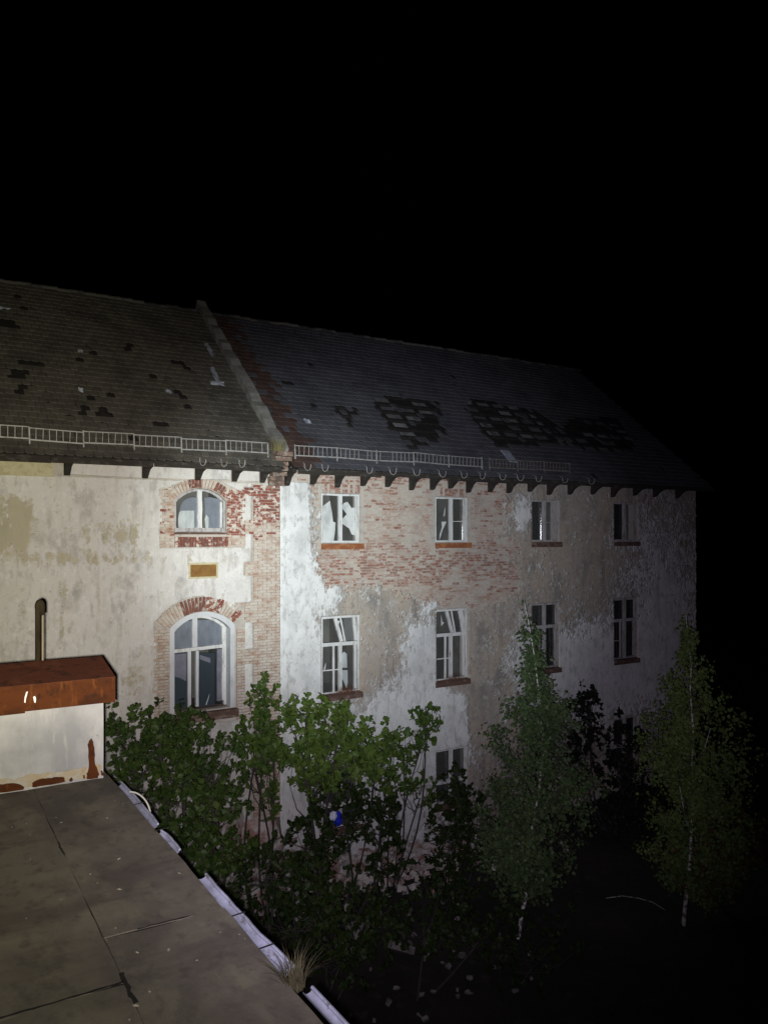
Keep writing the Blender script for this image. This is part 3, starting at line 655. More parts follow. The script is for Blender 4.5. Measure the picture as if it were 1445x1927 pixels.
for r in 'ABC':
    z0, z1 = ROWS[r]
    for k, u in enumerate(win_u):
        w = win_empty(right_house); a, b = u, u+WW
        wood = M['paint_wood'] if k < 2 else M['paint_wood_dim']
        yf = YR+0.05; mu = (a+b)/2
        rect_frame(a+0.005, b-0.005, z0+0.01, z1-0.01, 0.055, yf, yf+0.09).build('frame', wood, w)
        if r == 'A':
            mb = MB(); wavy_bar(mb, (mu, z0+0.066), (mu, z1-0.066), 0.115, yf-0.012, yf+0.07); mb.build('mullion', wood, w)
            # right casement seen ajar: its stile stands off the frame
            mb = MB(); wavy_bar(mb, (b-0.105, z0+0.07), (b-0.125, z1-0.07), 0.06, yf-0.018, yf+0.03, 6, 0.01); mb.build('casement_stile', wood, w)
            if k > 0:
                mb = MB(); wavy_bar(mb, (mu+0.06, (z0+z1)/2-0.05), (b-0.16, (z0+z1)/2-0.05), 0.022, yf+0.01, yf+0.04); mb.build('glazing_bar', wood, w)
        else:
            zt = z1-0.78 if r == 'B' else z1-1.0
            mb = MB(); wavy_bar(mb, (a+0.061, zt), (b-0.061, zt-0.01*(k == 0)), 0.10, yf-0.03, yf+0.08); mb.build('transom', wood, w)
            mb = MB(); wavy_bar(mb, (mu-0.0, z0+0.066), (mu, zt-0.055), 0.10, yf-0.012, yf+0.07); mb.build('mullion', wood, w)
            if r == 'C':
                mb = MB(); wavy_bar(mb, (mu, zt+0.055), (mu, z1-0.066), 0.11, yf-0.01, yf+0.06); mb.build('fanlight_stile', wood, w)
            if r == 'B':
                if k < 2:   # tilted mullions of the upper lights
                    mb = MB(); s = -1 if k == 0 else -1
                    wavy_bar(mb, (mu+0.10*(1 if k == 0 else 1)-0.06, zt+0.055), (mu-0.16, z1-0.066), 0.10, yf-0.01, yf+0.05); mb.build('fanlight_stile', wood, w)
                    mb = MB(); wavy_bar(mb, (mu+0.13, zt+0.055), (mu-0.01, z1-0.066), 0.05, yf-0.035, yf-0.012); mb.build('fanlight_stile', wood, w)
                    mb = MB(); wavy_bar(mb, (b-0.11, zt+0.055), (b-0.19 if k == 0 else b-0.27, z1-0.066), 0.09 if k == 0 else 0.15, yf-0.02, yf+0.03); mb.build('fanlight_stile', wood, w)
                else:
                    mb = MB(); wavy_bar(mb, (mu, zt+0.055), (mu, z1-0.066), 0.10, yf-0.01, yf+0.06); mb.build('fanlight_stile', wood, w)
                mb = MB(); wavy_bar(mb, (b-0.14, z0+0.1), (b-0.15, zt-0.055), 0.06, yf-0.015, yf+0.04, 6, .008); mb.build('casement_stile', wood, w)
                zb = (z0+zt)/2-0.02
                mb = MB(); wavy_bar(mb, (a+0.061, zb), (mu-0.05, zb), 0.03, yf+0.01, yf+0.04); mb.build('glazing_bar', wood, w)
                mb = MB(); wavy_bar(mb, (mu-0.20, z0+0.07), (mu-0.20, zt-0.055), 0.055, yf+0.015, yf+0.06); mb.build('casement_stile', wood, w)
        # sill
        mb = MB()
        if r == 'A': mb.box((a-0.01, YR-0.055, z0-0.17), (b+0.10, YR+0.10, z0-0.012), 0.008)
        else: mb.prism_x([(YR-0.07, z0-0.16), (YR+0.12, z0-0.16), (YR+0.12, z0+0.06), (YR-0.07, z0-0.02)], a-0.02, b+0.06)
        mb.build('sill', M['sill_rust'] if (r == 'A' and k == 0) else M['sill_brown'] if r != 'A' else M['sill_rust'] if k == 1 else M['sill_brown'], w)
        if r == 'B' and k < 2:
            rg_ = np.random.default_rng(60+k); mm = MB()
            for q in range(240):
                cx_ = a+(0.75 if k == 0 else 0.55)+rg_.normal()*(0.2 if k == 0 else 0.3); cx_ = min(b+0.05, max(a, cx_)); h_ = rg_.uniform(.06, .30)*math.exp(-((cx_-a-.75)/.42)**2)+.03
                p0_ = Vector((cx_, YR-0.05+rg_.uniform(0, .08), z0-0.02)); tip_ = p0_+Vector((rg_.normal()*.05, -rg_.random()*.03, h_)); sd_ = Vector((.006, .002, 0))
                mm.add([p0_-sd_, p0_+sd_, tip_], [(0, 1, 2)])
            mo = mm.build('dry_moss', M['moss'], w); mo['kind'] = 'stuff'
        Yp = yf+0.03
        Z6 = lambda pts: [zoomed(x, y, 560, 860, 4.014) for x, y in pts]
        Z7 = lambda pts: [zoomed(x, y, 560, 1110, 4.014) for x, y in pts]
        if r == 'A' and k == 0:
            pane(Z6([(192,370),(245,330),(262,425),(268,488),(287,495),(284,560),(272,640),(192,640)]), Yp, M['film'], w, 'torn_sheet')
            pane(Z6([(330,378),(350,348),(378,338),(408,385),(432,380),(440,440),(434,592),(408,584),(390,540),(332,500),(336,470),(372,432)]), Yp, M['film'], w, 'torn_sheet')
        elif r == 'A' and k == 1:
            pane(Z6([(1108,400),(1117,372),(1112,440),(1100,452)]), Yp, M['film'], w, 'glass_shard')
            pane(Z6([(1086,488),(1124,488),(1096,548),(1080,600),(1070,628),(1074,580),(1090,530)]), Yp, M['film'], w, 'glass_shard')
            rect_pane(w, mu+0.06, b-0.15, z0+0.07, z1-0.07, Yp+0.01, M['glass_clear'])
        elif r == 'B' and k == 0:
            pane(Z7([(312,588),(320,530),(332,488),(350,466),(372,482),(376,588)]), Yp, M['glass_dusty'], w, 'glass_shard')
            pane(Z7([(305,606),(378,606),(379,700),(372,752),(352,700),(330,660)]), Yp, M['glass_dusty'], w, 'glass_shard')
            pane(Z7([(300,235),(322,232),(300,285),(304,330),(290,300)]), Yp, M['film'], w, 'glass_shard')
            rect_pane(w, a+0.06, mu-0.23, z0+0.07, zt-0.06, Yp+0.01, M['glass_clear'])
            pane(Z7([(198,600),(214,548),(212,590),(204,612)]), Yp-0.01, M['film'], w, 'glass_shard')
            rect_pane(w, mu+0.12, b-0.17, zt+0.06, z1-0.07, Yp+0.01, M['glass_grey'])
        elif r == 'B' and k == 1:
            pane(Z7([(1083,185),(1092,240),(1106,248),(1084,275)]), Yp, M['film'], w, 'glass_shard')
            rect_pane(w, mu+0.13, b-0.2, zt+0.06, z1-0.07, Yp+0.02, M['glass_clear'])
            rect_pane(w, a+0.06, mu-0.23, z0+0.07, zt-0.06, Yp+0.01, M['glass_clear'])
        else:
            rect_pane(w, a+0.06, mu-0.06, z0+0.07, z1-0.07, Yp+0.08, M['glass_clear'])
            if r != 'A': rect_pane(w, mu+0.06, b-0.06, z0+0.07, z1-0.07, Yp+0.08, M['glass_clear'])

# arched windows
def arch_band(op, w, y0, y1, inset=0.0, n=18):
    "frame following the opening: jambs and arch, no bottom"
    a, b, c, s, k = op
    outer = arch_poly(a+inset, b-inset, c, s-inset*0.75, k-inset, 0, n); inner = arch_poly(a+inset+w, b-inset-w, c, s-(inset+w)*0.75, k-inset-w, 0, n)
    op_ = [outer[1]] + outer[2:] + [outer[0]]; ip = [inner[1]] + inner[2:] + [inner[0]]
    mb = MB(); m = len(op_)
    for y, flip in ((y0, 0), (y1, 1)):
        for i in range(m-1):
            q = [(op_[i][0], y, op_[i][1]), (op_[i+1][0], y, op_[i+1][1]), (ip[i+1][0], y, ip[i+1][1]), (ip[i][0], y, ip[i][1])]
            mb.add(q if flip else q[::-1], [(0, 1, 2, 3)])
    for P, f in ((op_, 0), (ip, 1)):
        for i in range(m-1):
            q = [(P[i][0], y0, P[i][1]), (P[i+1][0], y0, P[i+1][1]), (P[i+1][0], y1, P[i+1][1]), (P[i][0], y1, P[i][1])]
            mb.add(q if f else q[::-1], [(0, 1, 2, 3)])
    return mb
def arch_top(op, u, inset=0.0):
    a, b, c, s, k = op; w = (b-a)/2; h = k-s; r = (w*w+h*h)/(2*h); cc = (a+b)/2
    return k-r+math.sqrt(max(0, r*r-(u-cc)**2))-inset
# upper arched window
w = win_empty(left_house); yf = D+0.12
arch_band(AU, 0.055, yf, yf+0.10, 0.01).build('frame', M['paint_wood_dim'], w)
mu = 6.20
mb = MB(); wavy_bar(mb, (mu, AU[2]+0.05), (mu, arch_top(AU, mu, 0.03)), 0.12, yf-0.02, yf+0.08, 6, .01); mb.build('mullion', M['paint_wood'], w)
mb = MB(); wavy_bar(mb, (AU[0]+0.02, AU[2]+0.06), (AU[1]-0.02, AU[2]+0.06), 0.10, yf-0.03, yf+0.09); mb.build('bottom_rail', M['paint_wood_dim'], w)
mb = MB(); wavy_bar(mb, (AU[1]-0.12, AU[2]+0.12), (AU[1]-0.12, AU[3]-0.02), 0.05, yf-0.005, yf+0.05, 6, .008); mb.build('casement_stile', M['paint_wood'], w)
Z3 = lambda pts: [zoomed(x, y, 280, 860, 5.16) for x, y in pts]
pane(Z3([(300,530),(312,470),(345,420),(395,395),(440,390),(480,400),(488,690),(440,720),(415,722),(360,705),(320,705),(292,680),(288,610)]), yf+0.05, M['glass_haze'], w)
pane(Z3([(296,540),(318,522),(442,520),(444,700),(432,722),(405,715),(320,705),(290,680),(288,600)]), yf+0.04, M['glass_dusty'], w)
pane(Z3([(545,395),(600,390),(690,410),(725,440),(722,690),(690,705),(585,712),(560,690),(548,600)]), yf+0.05, M['glass_haze'], w)
pane(Z3([(545,600),(560,560),(585,590),(580,690),(552,690)]), yf+0.042, M['glass_dusty'], w)
pane(Z3([(697,440),(722,445),(722,545),(702,520)]), yf+0.042, M['glass_dusty'], w)
mb = MB(); mb.box((AU[0]-0.02, D-0.03, AU[2]-0.055), (AU[1]+0.02, D+0.13, AU[2]-0.003), 0.006); mb.build('sill', M['sill_brown'], w)
# lower arched window
w = win_empty(left_house); yf = D+0.34
arch_band(AL, 0.12, D+0.03, D+0.50, 0.002).build('casing', M['casing'], w)
ALi = (AL[0]+0.05, AL[1]-0.125, AL[2], AL[3]-0.08, AL[4]-0.125)
arch_band(ALi, 0.06, yf, yf+0.10, 0.0).build('frame', M['paint_wood'], w)
mu = 6.14; zt = -2.92
mb = MB(); wavy_bar(mb, (mu, zt+0.05), (mu, arch_top(ALi, mu, 0.03)), 0.13, yf-0.03, yf+0.08); mb.build('mullion', M['casing'], w)
mb = MB(); wavy_bar(mb, (ALi[0]+0.06, zt-0.02), (ALi[1]-0.06, zt+0.02), 0.085, yf-0.04, yf+0.08); mb.build('transom', M['paint_wood'], w)
mb = MB(); wavy_bar(mb, (mu+0.06, AL[2]+0.05), (mu+0.06, zt-0.055), 0.075, yf-0.03, yf+0.07); mb.build('mullion', M['casing'], w)
mb = MB(); wavy_bar(mb, (mu-0.14, AL[2]+0.05), (mu-0.14, zt-0.055), 0.085, yf-0.02, yf+0.06); mb.build('casement_stile', M['casing'], w)
mb = MB(); wavy_bar(mb, (ALi[1]-0.17, AL[2]+0.12), (ALi[1]-0.17, zt-0.06), 0.13, yf+0.03, yf+0.07); mb.build('casement_stile', M['interior_lilac'], w)
mb = MB(); wavy_bar(mb, (ALi[1]-0.09, AL[2]+0.14), (ALi[1]-0.085, arch_top(ALi, ALi[1]-0.085, .05)), 0.055, yf-0.03, yf+0.04, 8, .01); mb.build('casement_stile', M['paint_wood'], w)
Z4 = lambda pts: [zoomed(x, y, 270, 1100, 4.983) for x, y in pts]
rect_pane(w, ALi[0]+0.06, mu-0.06, zt+0.03, -2.2, yf+0.05, M['glass_haze'])
rect_pane(w, mu+0.07, ALi[1]-0.11, zt+0.05, -2.2, yf+0.05, M['glass_haze'])
pane(Z4([(275,655),(405,645),(402,905),(340,875),(275,858)]), yf+0.30, M['interior_lilac'], w, 'inner_panel')
pane(Z4([(530,660),(628,690),(630,735),(530,700)]), yf+0.30, M['interior_lilac'], w, 'inner_panel')
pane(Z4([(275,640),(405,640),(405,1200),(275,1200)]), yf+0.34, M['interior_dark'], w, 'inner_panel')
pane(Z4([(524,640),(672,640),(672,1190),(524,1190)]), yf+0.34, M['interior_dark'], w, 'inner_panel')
pane(Z4([(585,1125),(612,1050),(622,1020),(618,1050),(600,1110),(594,1130)]), yf+0.06, M['glass_dusty'], w, 'glass_shard')
mb = MB(); mb.prism_x([(D-0.05, AL[2]-0.26), (D+0.4, AL[2]-0.26), (D+0.4, AL[2]+0.02), (D-0.05, AL[2]-0.05)], AL[0]-0.05, AL[1]+0.08); mb.build('sill', M['sill_brown'], w)
# white panels set into the pilaster
for (c, d) in ((-2.98, -2.28), (-4.12, -3.38)):
    mb = MB(); mb.box((7.385, D+0.02, c+0.01), (7.60, D+0.05, d-0.01), 0.004); part(mb, 'pilaster_panel', M['left_white'], left_house)
# frieze panels below the eave of the left house
fr = [0.0, 2.55, 3.12, 4.55, 5.85, 6.75, 7.85]
rt_l = [-6.2, -4.4, -2.6, -0.8, 1.0, 2.95, 4.72, 6.02, 6.98, 7.75]
for a, b in zip(rt_l, rt_l[1:]):
    mb = MB(); a2 = a+0.12; b2 = b-0.02
    if a == 1.0: mb.box((a2-0.1, D-0.045, 1.32), (b2-0.2, D+0.05, 1.80), 0.01); mt = M['plaque_edge']
    else: mb.box((a2, D-0.03, 1.37+random.uniform(0, .04)), (b2, D+0.05, 1.80), 0.012); mt = M['left_white']
    part(mb, 'frieze_panel', mt, left_house)

# ------------------------------------------------------------------ eaves
CS = math.cos(math.atan(SLOPE)); SN = math.sin(math.atan(SLOPE)); ANG = math.atan(SLOPE)
SLEN = (YRIDGE-YE)/CS
def RP(u, s, h=0.0): return Vector((u, YE + s*CS - h*SN, ZE + s*SN + h*CS))
def roof_us(px, py):
    tx = (px-CX)/F; ty = (CY-py)/F
    d = Vector((ST+CT*tx, CT-ST*tx, ty)); t = (ZE-SLOPE*YE)/(d.z-SLOPE*d.y)
    p = d*t; return p.x, (p.y-YE)/CS
random.seed(31)
for u in rt_l:
    mb = MB(); mb.prism_x([(18.43, 1.62), (18.7, 1.56), (D-0.05, 1.36), (D-0.05, 1.86), (18.43, 1.72)], u, u+0.14); part(mb, 'rafter_tail', M['wood_eave'], left_house)
px_tails = [545, 592, 640, 688, 735, 778, 818, 853, 888, 926, 964, 1003, 1040, 1078, 1120, 1160, 1200, 1240, 1280]
for p in px_tails:
    u = at(p, 890, 18.7).x+random.uniform(-.04, .04); j = random.uniform(-.05, .06)
    mb = MB(); mb.prism_x([(18.43, 1.64), (18.60, 1.60), (18.74, 1.52), (18.88, 1.36+j), (D-0.03, 1.34+j), (D-0.03, 1.82), (18.43, 1.72)], u, u+0.13); part(mb, 'rafter_tail', M['wood_eave'], right_house)
for house, a, b in ((left_house, ULEFT, UL-0.2), (right_house, UL+0.25, UEND+0.3)):
    u = a
    while u < b:                        # fascia boards, each a little out of line
        L_ = min(random.uniform(1.6, 2.8), b-u); dz = random.uniform(-.03, .03)
        mb = MB(); mb.box((u, 18.36+random.uniform(0, .02), 1.61+dz), (u+L_-0.015, 18.395+.02, 1.74+dz*.4), 0.008); part(mb, 'fascia_board', M['wood_eave'], house)
        u += L_
    mb = MB(); mb.prism_x([(18.42, 1.735), (D+0.1, 1.865), (D+0.1, 1.90), (18.42, 1.77)], a, b); part(mb, 'soffit', M['wood_black'], house)
# steel gutter hooks hanging empty in front of the fascia
def hook(u, house, s=1.0):
    j = random.uniform(-.03, .03); k = random.uniform(.7, 1.2)
    path = [(u, 18.45, 1.90), (u, 18.335, 1.86), (u, 18.325, 1.77), (u+0.02+j, 18.30, 1.70), (u+0.05+j, 18.26, 1.67), (u+0.085+j, 18.20, 1.70), (u+0.10+j, 18.17, 1.70+.08*k), (u+0.10+j, 18.17, 1.70+.14*k)]
    mb = MB(); mb.tube(path, 0.0095, 5); part(mb, 'gutter_hook', M['galv'], house)
for p in (525, 608, 692, 735, 780, 828, 870, 905, 942, 975, 1010, 1060, 1110): 
    if p > 540: hook(at(p, 880, 18.28).x, right_house)
hook(8.75, right_house)
for p in (378, 418, 452): hook(at(p, 860, 18.28).x, left_house)

# ------------------------------------------------------------------ roofs
TW, TE, TT = 0.205, 0.25, 0.014
def tile_mesh(mat, seed):
    random.seed(seed); mb = MB()
    w = TW/2-0.003; l = TE*1.25; j = lambda: random.uniform(-.004, .004)
    out = [(-w, l), (-w, 0.04), (-w*0.6, 0.008), (w*0.6, 0.0), (w, 0.035), (w, l)]
    out = [(x+j(), y+j()) for x, y in out]
    n = len(out); lift = lambda y: 0.030*(1-y/l)
    vs = [(x, y, lift(y)+TT) for x, y in out] + [(x, y, lift(y)) for x, y in out]
    mb.add(vs, [tuple(range(n)), tuple(range(2*n-1, n-1, -1))] + [((i+1) % n, i, i+n, (i+1) % n+n) for i in range(n)])
    return mb
holes_px = {'right': [
    [(698,745),(712,742),(800,752),(830,770),(828,792),(846,822),(790,845),(768,842),(728,800)],
    [(632,764),(655,764),(664,788),(672,806),(655,806),(648,786),(632,780)],
    [(875,750),(890,752),(1010,772),(1048,800),(1050,838),(1000,838),(940,842),(905,812),(880,775)],
    [(1048,798),(1090,785),(1165,788),(1198,845),(1160,856),(1060,838)]], 'left': []}
singles = {'right': [(543,722,2,1),(593,762,1,1),(586,690,1,1)], 'left': [(333,685,2,1),(62,688,2,1),(35,705,2,2),(40,735,1,2),(180,755,1,1),(305,803,1,1),(152,676,1,1),(330,740,1,1),(210,745,1,1),(8,610,3,1),(195,775,1,2),(160,775,1,1),(245,655,1,1),(355,765,1,1)]}
def build_roof(house, side, u0, u1, mats, cen, redto=None):
    roof = MB(); s1 = SLEN
    # deck below the tiles, both slopes
    roof.add([RP(u0, 0.03, -0.10), RP(u1, 0.03, -0.10), RP(u1, s1, -0.10), RP(u0, s1, -0.10)], [(0, 1, 2, 3)])
    yb2 = 2*YRIDGE-YE
    roof.add([(u0, YRIDGE, ZR-0.13), (u1, YRIDGE, ZR-0.13), (u1, yb2, ZE-0.13), (u0, yb2, ZE-0.13)], [(0, 1, 2, 3)])
    ro = part(roof, 'roof', M['wood_black'], house)
    polys = [[roof_us(*p) for p in h] for h in holes_px[side]]
    sing = [(*roof_us(a, b), c, d) for a, b, c, d in singles[side]]
    random.seed(41 if side == 'left' else 43)
    tiles = []
    ncol = int((u1-u0)/TW); nrow = int(s1/TE)
    wob = np.random.default_rng(5).uniform(-1, 1, (nrow+2, ncol+2))
    for r in range(nrow):
        for c in range(ncol):
            u = u0+TW*(c+0.5+(0.5 if r % 2 else 0)); s = r*TE
            if u > u1: continue
            gone = any(pt_in(p, u+0.05*wob[r, c], s+0.12) for p in polys)
            if gone and random.random() < (0.06): gone = False
            for (a, b, nc, nr) in sing:
                if abs(u-a) < nc*TW*0.55 and abs(s+0.1-b) < nr*TE*0.55: gone = True
            if random.random() < (0.008 if side == 'left' else 0.003): gone = True
            if gone: continue
            m = mats if not (redto and u < redto+0.25*wob[r, c] and random.random() < 0.94) else 'tile_red'
            sl = -0.05 if random.random() < 0.03 else 0
            tiles.append((u, s+sl+random.uniform(-.012, .012), m, random.uniform(-.02, .02), random.randrange(4), random.random() < 0.03))
    tiles.sort(key=lambda t: (RP(t[0], t[1])-Vector((cen[0], 0, 0))).length)
    meshes = {}
    def get(m, v):
        if (m, v) not in meshes:
            st = random.getstate(); meshes[(m, v)] = tile_mesh(M[m], 100+v); random.setstate(st)
        return meshes[(m, v)]
    cache = {}
    def xf(t): return Matrix.Translation(RP(t[0], t[1], -0.015)) @ Matrix.Rotation(ANG, 4, 'X') @ Matrix.Rotation(t[3], 4, 'Z') @ Matrix.Rotation(R(-3) if t[5] else 0, 4, 'X')
    for t in tiles[:300]:
        k = (t[2], t[4])
        if k not in cache: cache[k] = get(*k).mesh('tile', M[t[2]])
        o = bpy.data.objects.new('tile', cache[k]); COL.objects.link(o); o.parent = ro; o.matrix_local = xf(t)
    for m in sorted({t[2] for t in tiles[300:]}):
        mb = MB()
        for t in tiles[300:]:
            if t[2] != m: continue
            g = get(m, t[4]); X = xf(t); mb.add([X @ Vector(v) for v in g.v], g.f)
        o = mb.build('tiling', M[m], ro); o['kind'] = 'stuff'
    # battens and rafters laid bare in the holes
    for p in polys:
        ua, ub = min(q[0] for q in p), max(q[0] for q in p); sa, sb = min(q[1] for q in p), max(q[1] for q in p)
        s = math.ceil(sa/0.5)*0.5
        while s < sb+0.1:
            seg = None; uu = ua-0.3
            while uu < ub+0.4:
                ins = pt_in(p, uu, s) 
                if ins and seg is None: seg = uu
                if not ins and seg is not None:
                    if uu-seg > 0.15:
                        mb = MB(); mb.bar(RP(seg-0.15, s+random.uniform(-.02, .02), -0.03), RP(uu+0.12, s+random.uniform(-.02, .02), -0.03), 0.12, 0.06, (0, -SN, CS)); 
                        o = mb.build('batten', M['wood_black'], ro)
                    seg = None
                uu += 0.05
            s += 0.5
        # what is left of the underlay between the battens
        for i in range(int((ub-ua)/0.74)+2):
            for k in range(int((sb-sa)/0.5)+2):
                cu = ua+0.25+0.74*(i-0.5); cs = (math.ceil(sa/0.5)+k-0.5)*0.5
                if not pt_in(p, cu, cs) or random.random() > (0.9 if ub < 15 else 0.68): continue
                w2 = random.uniform(.26, .33); l2 = random.uniform(.17, .215); o2 = random.uniform(-.03, .03)
                q = [RP(cu+o2+a*w2+random.uniform(-.03, .03), cs+b*l2+random.uniform(-.02, .02), -0.085) for a, b in ((-1, -1), (1, -1), (1, 1), (-1, 1))]
                MB().add(q+[v-Vector((0, -SN, CS))*.008 for v in q], [(0, 1, 2, 3), (7, 6, 5, 4), (0, 4, 5, 1), (1, 5, 6, 2), (2, 6, 7, 3), (3, 7, 4, 0)]).build('underlay_scrap', M['sarking'], ro)
        uu = ua+0.25
        while uu < ub:
            mb = MB(); mb.bar(RP(uu, sa-0.1, -0.075), RP(uu, sb+0.1, -0.06), 0.14, 0.06, (0, -SN, CS)); mb.build('rafter', M['wood_black'], ro)
            uu += 0.74
    # ridge tiles
    u = u0
    k = 0
    while u < u1-0.1:
        mb = MB(); pr = []
        n = 6; h0 = random.uniform(-.02, .025)
        vs = []
        for x, rr in ((u, 0.125), (u+0.385, 0.145)):
            for i in range(n+1):
                t = math.pi*i/n; vs.append((x, YRIDGE-math.cos(t)*rr*1.15, ZR+h0-0.07+math.sin(t)*rr))
        mb.add(vs, [(i, i+1, i+n+2, i+n+1) for i in range(n)]); mb.build('ridge_tile', M['ridge'], ro)
        u += 0.37; k += 1
    return ro
roof_l = build_roof(left_house, 'left', ULEFT-0.2, UL-0.12, 'tile_brown', (2.5, 0))
roof_r = build_roof(right_house, 'right', UL+0.12, UEND+0.25, 'tile', (10.5, 0), redto=9.35)

# fire wall standing proud of the roof between the houses
random.seed(51)
n = 26; vs = []; fs = []
for i in range(n+1):
    s = 0.62 + (SLEN-0.12)*i/n
    j = lambda: random.uniform(-.035, .035)
    hgt = 0.19+j()
    s2 = min(s, SLEN+0.3)
    p = RP(0, s, 0)
    for (x, h) in ((UL-0.14, -0.12), (UL-0.15, hgt), (UL+0.14, hgt+j()*.5), (UL+0.15, -0.12)):
        q = RP(x+j()*.4, s, h); vs.append(q)
for i in range(n):
    for a in range(3): fs.append((i*4+a, i*4+a+1, (i+1)*4+a+1, (i+1)*4+a))
fs += [(3, 2, 1, 0), (n*4, n*4+1, n*4+2, n*4+3)]
part(MB().add(vs, fs), 'fire_wall', M['parapet'], right_house)
for i in range(7):
    z = 1.30+i*0.125; o_ = 0.085*i
    mb = MB(); mb.box((UL-0.30+random.uniform(-.04, .04), D-0.06-o_, z), (UL+0.12+random.uniform(-.06, .05), D+0.1, z+0.118), 0.014)
    part(mb, 'corbel_course', M['corbel'], right_house)

# snow guards along the eaves
def snow_guard(house, ua, ub, nposts, steel):
    g = empty('snow_guard', (0, 0, 0)); under(g, house)
    s0 = 0.42
    top = lambda u: RP(u, s0, 0) + Vector((0, 0.0, 0.35)); bot = lambda u: RP(u, s0, 0) + Vector((0, 0, 0.09))
    for k in range(nposts-1):
        a = ua+(ub-ua)*k/(nposts-1); b = ua+(ub-ua)*(k+1)/(nposts-1); jz = [Vector((0, 0, random.uniform(-.025, .025))) for _ in range(2)]
        if random.random() < 0.9 or k < 2: MB().bar(bot(a)+jz[0], bot(b)+jz[1], 0.022, 0.03).build('rail', M[steel], g)
        mb = MB().bar(top(a)+jz[0], top(b)+jz[1], 0.018, 0.022).build('rail', M[steel], g)
        n = max(2, int((b-a)/0.137))
        for i in range(1, n):
            t = i/n; u = a+(b-a)*t; z = jz[0].lerp(jz[1], t)
            if random.random() < 0.04: continue
            lean = Vector((random.uniform(-.012, .012), 0, 0))
            MB().bar(bot(u)+z+Vector((0, 0, .016)), top(u)+z+lean-Vector((0, 0, .012)), 0.014, 0.014, (0, 1, 0)).build('picket', M[steel], g)
    for k in range(nposts):
        u = ua+(ub-ua)*k/(nposts-1)
        MB().bar(RP(u, s0, -0.0)+Vector((0.012, -0.03, -0.12)), top(u)+Vector((0.0, -.02, .02)), 0.03, 0.03, (0, 1, 0)).build('post', M[steel], g)
random.seed(61)
snow_guard(left_house, -4.6, 7.85, 12, 'galv')
snow_guard(right_house, 8.62, 14.9, 6, 'galv')
snow_guard(right_house, 15.2, 18.6, 4, 'galv_dim')
# loose board lying on the right roof near the eave
u_, s_ = roof_us(958, 862)
mb = MB(); mb.bar(RP(u_-0.05, s_-0.3, 0.05), RP(u_, s_+0.35, 0.06), 0.34, 0.02, (0, -SN, CS)); o = mb.build('loose_board', M['scrap'])
tag(o, 'short pale board lying on the dark roof behind the snow guard', 'board')

# pale scraps on the left roof
def scrap(px, py, L_, W_, label, mat='scrap', ang=0.0):
    u, s = roof_us(px, py); base = RP(u, s, 0.03)
    mb = MB(); n = 5; vs = []
    for i in range(n+1):
        for k in range(4):
            x = (k/3-0.5)*W_*random.uniform(.6, 1.2); y = (i/n-0.5)*L_
            c, s2 = math.cos(ang), math.sin(ang)
            vs.append(RP(u+x*c-y*s2, s+x*s2+y*c, 0.03+random.uniform(0.0, .06)))
    fs = [(i*4+k, i*4+k+1, i*4+k+5, i*4+k+4) for i in range(n) for k in range(3)]
    m2 = len(vs); vs2 = [Vector(v)-Vector((0, -SN, CS))*0.008 for v in vs]
    o = MB().add(vs+vs2, fs+[tuple(q+m2 for q in f[::-1]) for f in fs]).build('roof_scrap', M[mat])
    return tag(o, label, 'scrap', 'pale scraps lying on the roof')
random.seed(71)
scrap(394, 661, 0.9, 0.14, 'narrow pale strip on the roof beside the fire wall, upper of two')
scrap(404, 708, 0.9, 0.17, 'pale bluish strip on the roof beside the fire wall, lower of two')
scrap(408, 724, 0.22, 0.42, 'crumpled pale scrap at the foot of the lower strip on the roof')
scrap(4, 583, 0.12, 0.5, 'white scrap high on the left roof at the picture edge')
scrap(578, 796, 0.22, 0.20, 'single small white scrap on the right roof above the snow guard')
scrap(152, 664, 0.16, 0.14, 'tiny pale scrap in the middle of the left roof')
scrap(317, 740, 0.12, 0.2, 'small pale scrap low on the left roof near the fire wall')
scrap(152, 737, 0.16, 0.12, 'small pale scrap low on the left roof above the snow guard')

# ------------------------------------------------------------------ annex with flat roof in the foreground
ZA = -3.0
def edge_u(y): return 2.20 - 0.0124*y
annex = tag(empty('annex', (0, 5, GROUND)), 'low annex with flat bitumen felt roof in the foreground', 'annex')
parent_inv[annex.name] = Matrix.Translation(annex.location).inverted()
mb = MB(); Y0, Y1 = -2.0, 11.3
pts = [(-6, Y0), (edge_u(Y0)-0.12, Y0), (edge_u(Y1)-0.12, Y1), (-6, Y1)]
mb.add([(x, y, GROUND-0.3) for x, y in pts]+[(x, y, ZA-0.14) for x, y in pts], [(3, 2, 1, 0), (4, 5, 6, 7), (0, 1, 5, 4), (1, 2, 6, 5), (2, 3, 7, 6), (3, 0, 4, 7)])
part(mb, 'wall', M['annex_wall'], annex)
mb = MB(); pts = [(-6.05, Y0-0.05), (edge_u(Y0)-0.01, Y0-0.05), (edge_u(Y1)-0.01, Y1+0.05), (-6.05, Y1+0.05)]
mb.add([(x, y, ZA-0.135) for x, y in pts]+[(x, y, ZA-0.012) for x, y in pts], [(3, 2, 1, 0), (4, 5, 6, 7), (0, 1, 5, 4), (1, 2, 6, 5), (2, 3, 7, 6), (3, 0, 4, 7)])
part(mb, 'roof_deck', M['bitumen_dark'], annex)
random.seed(81)
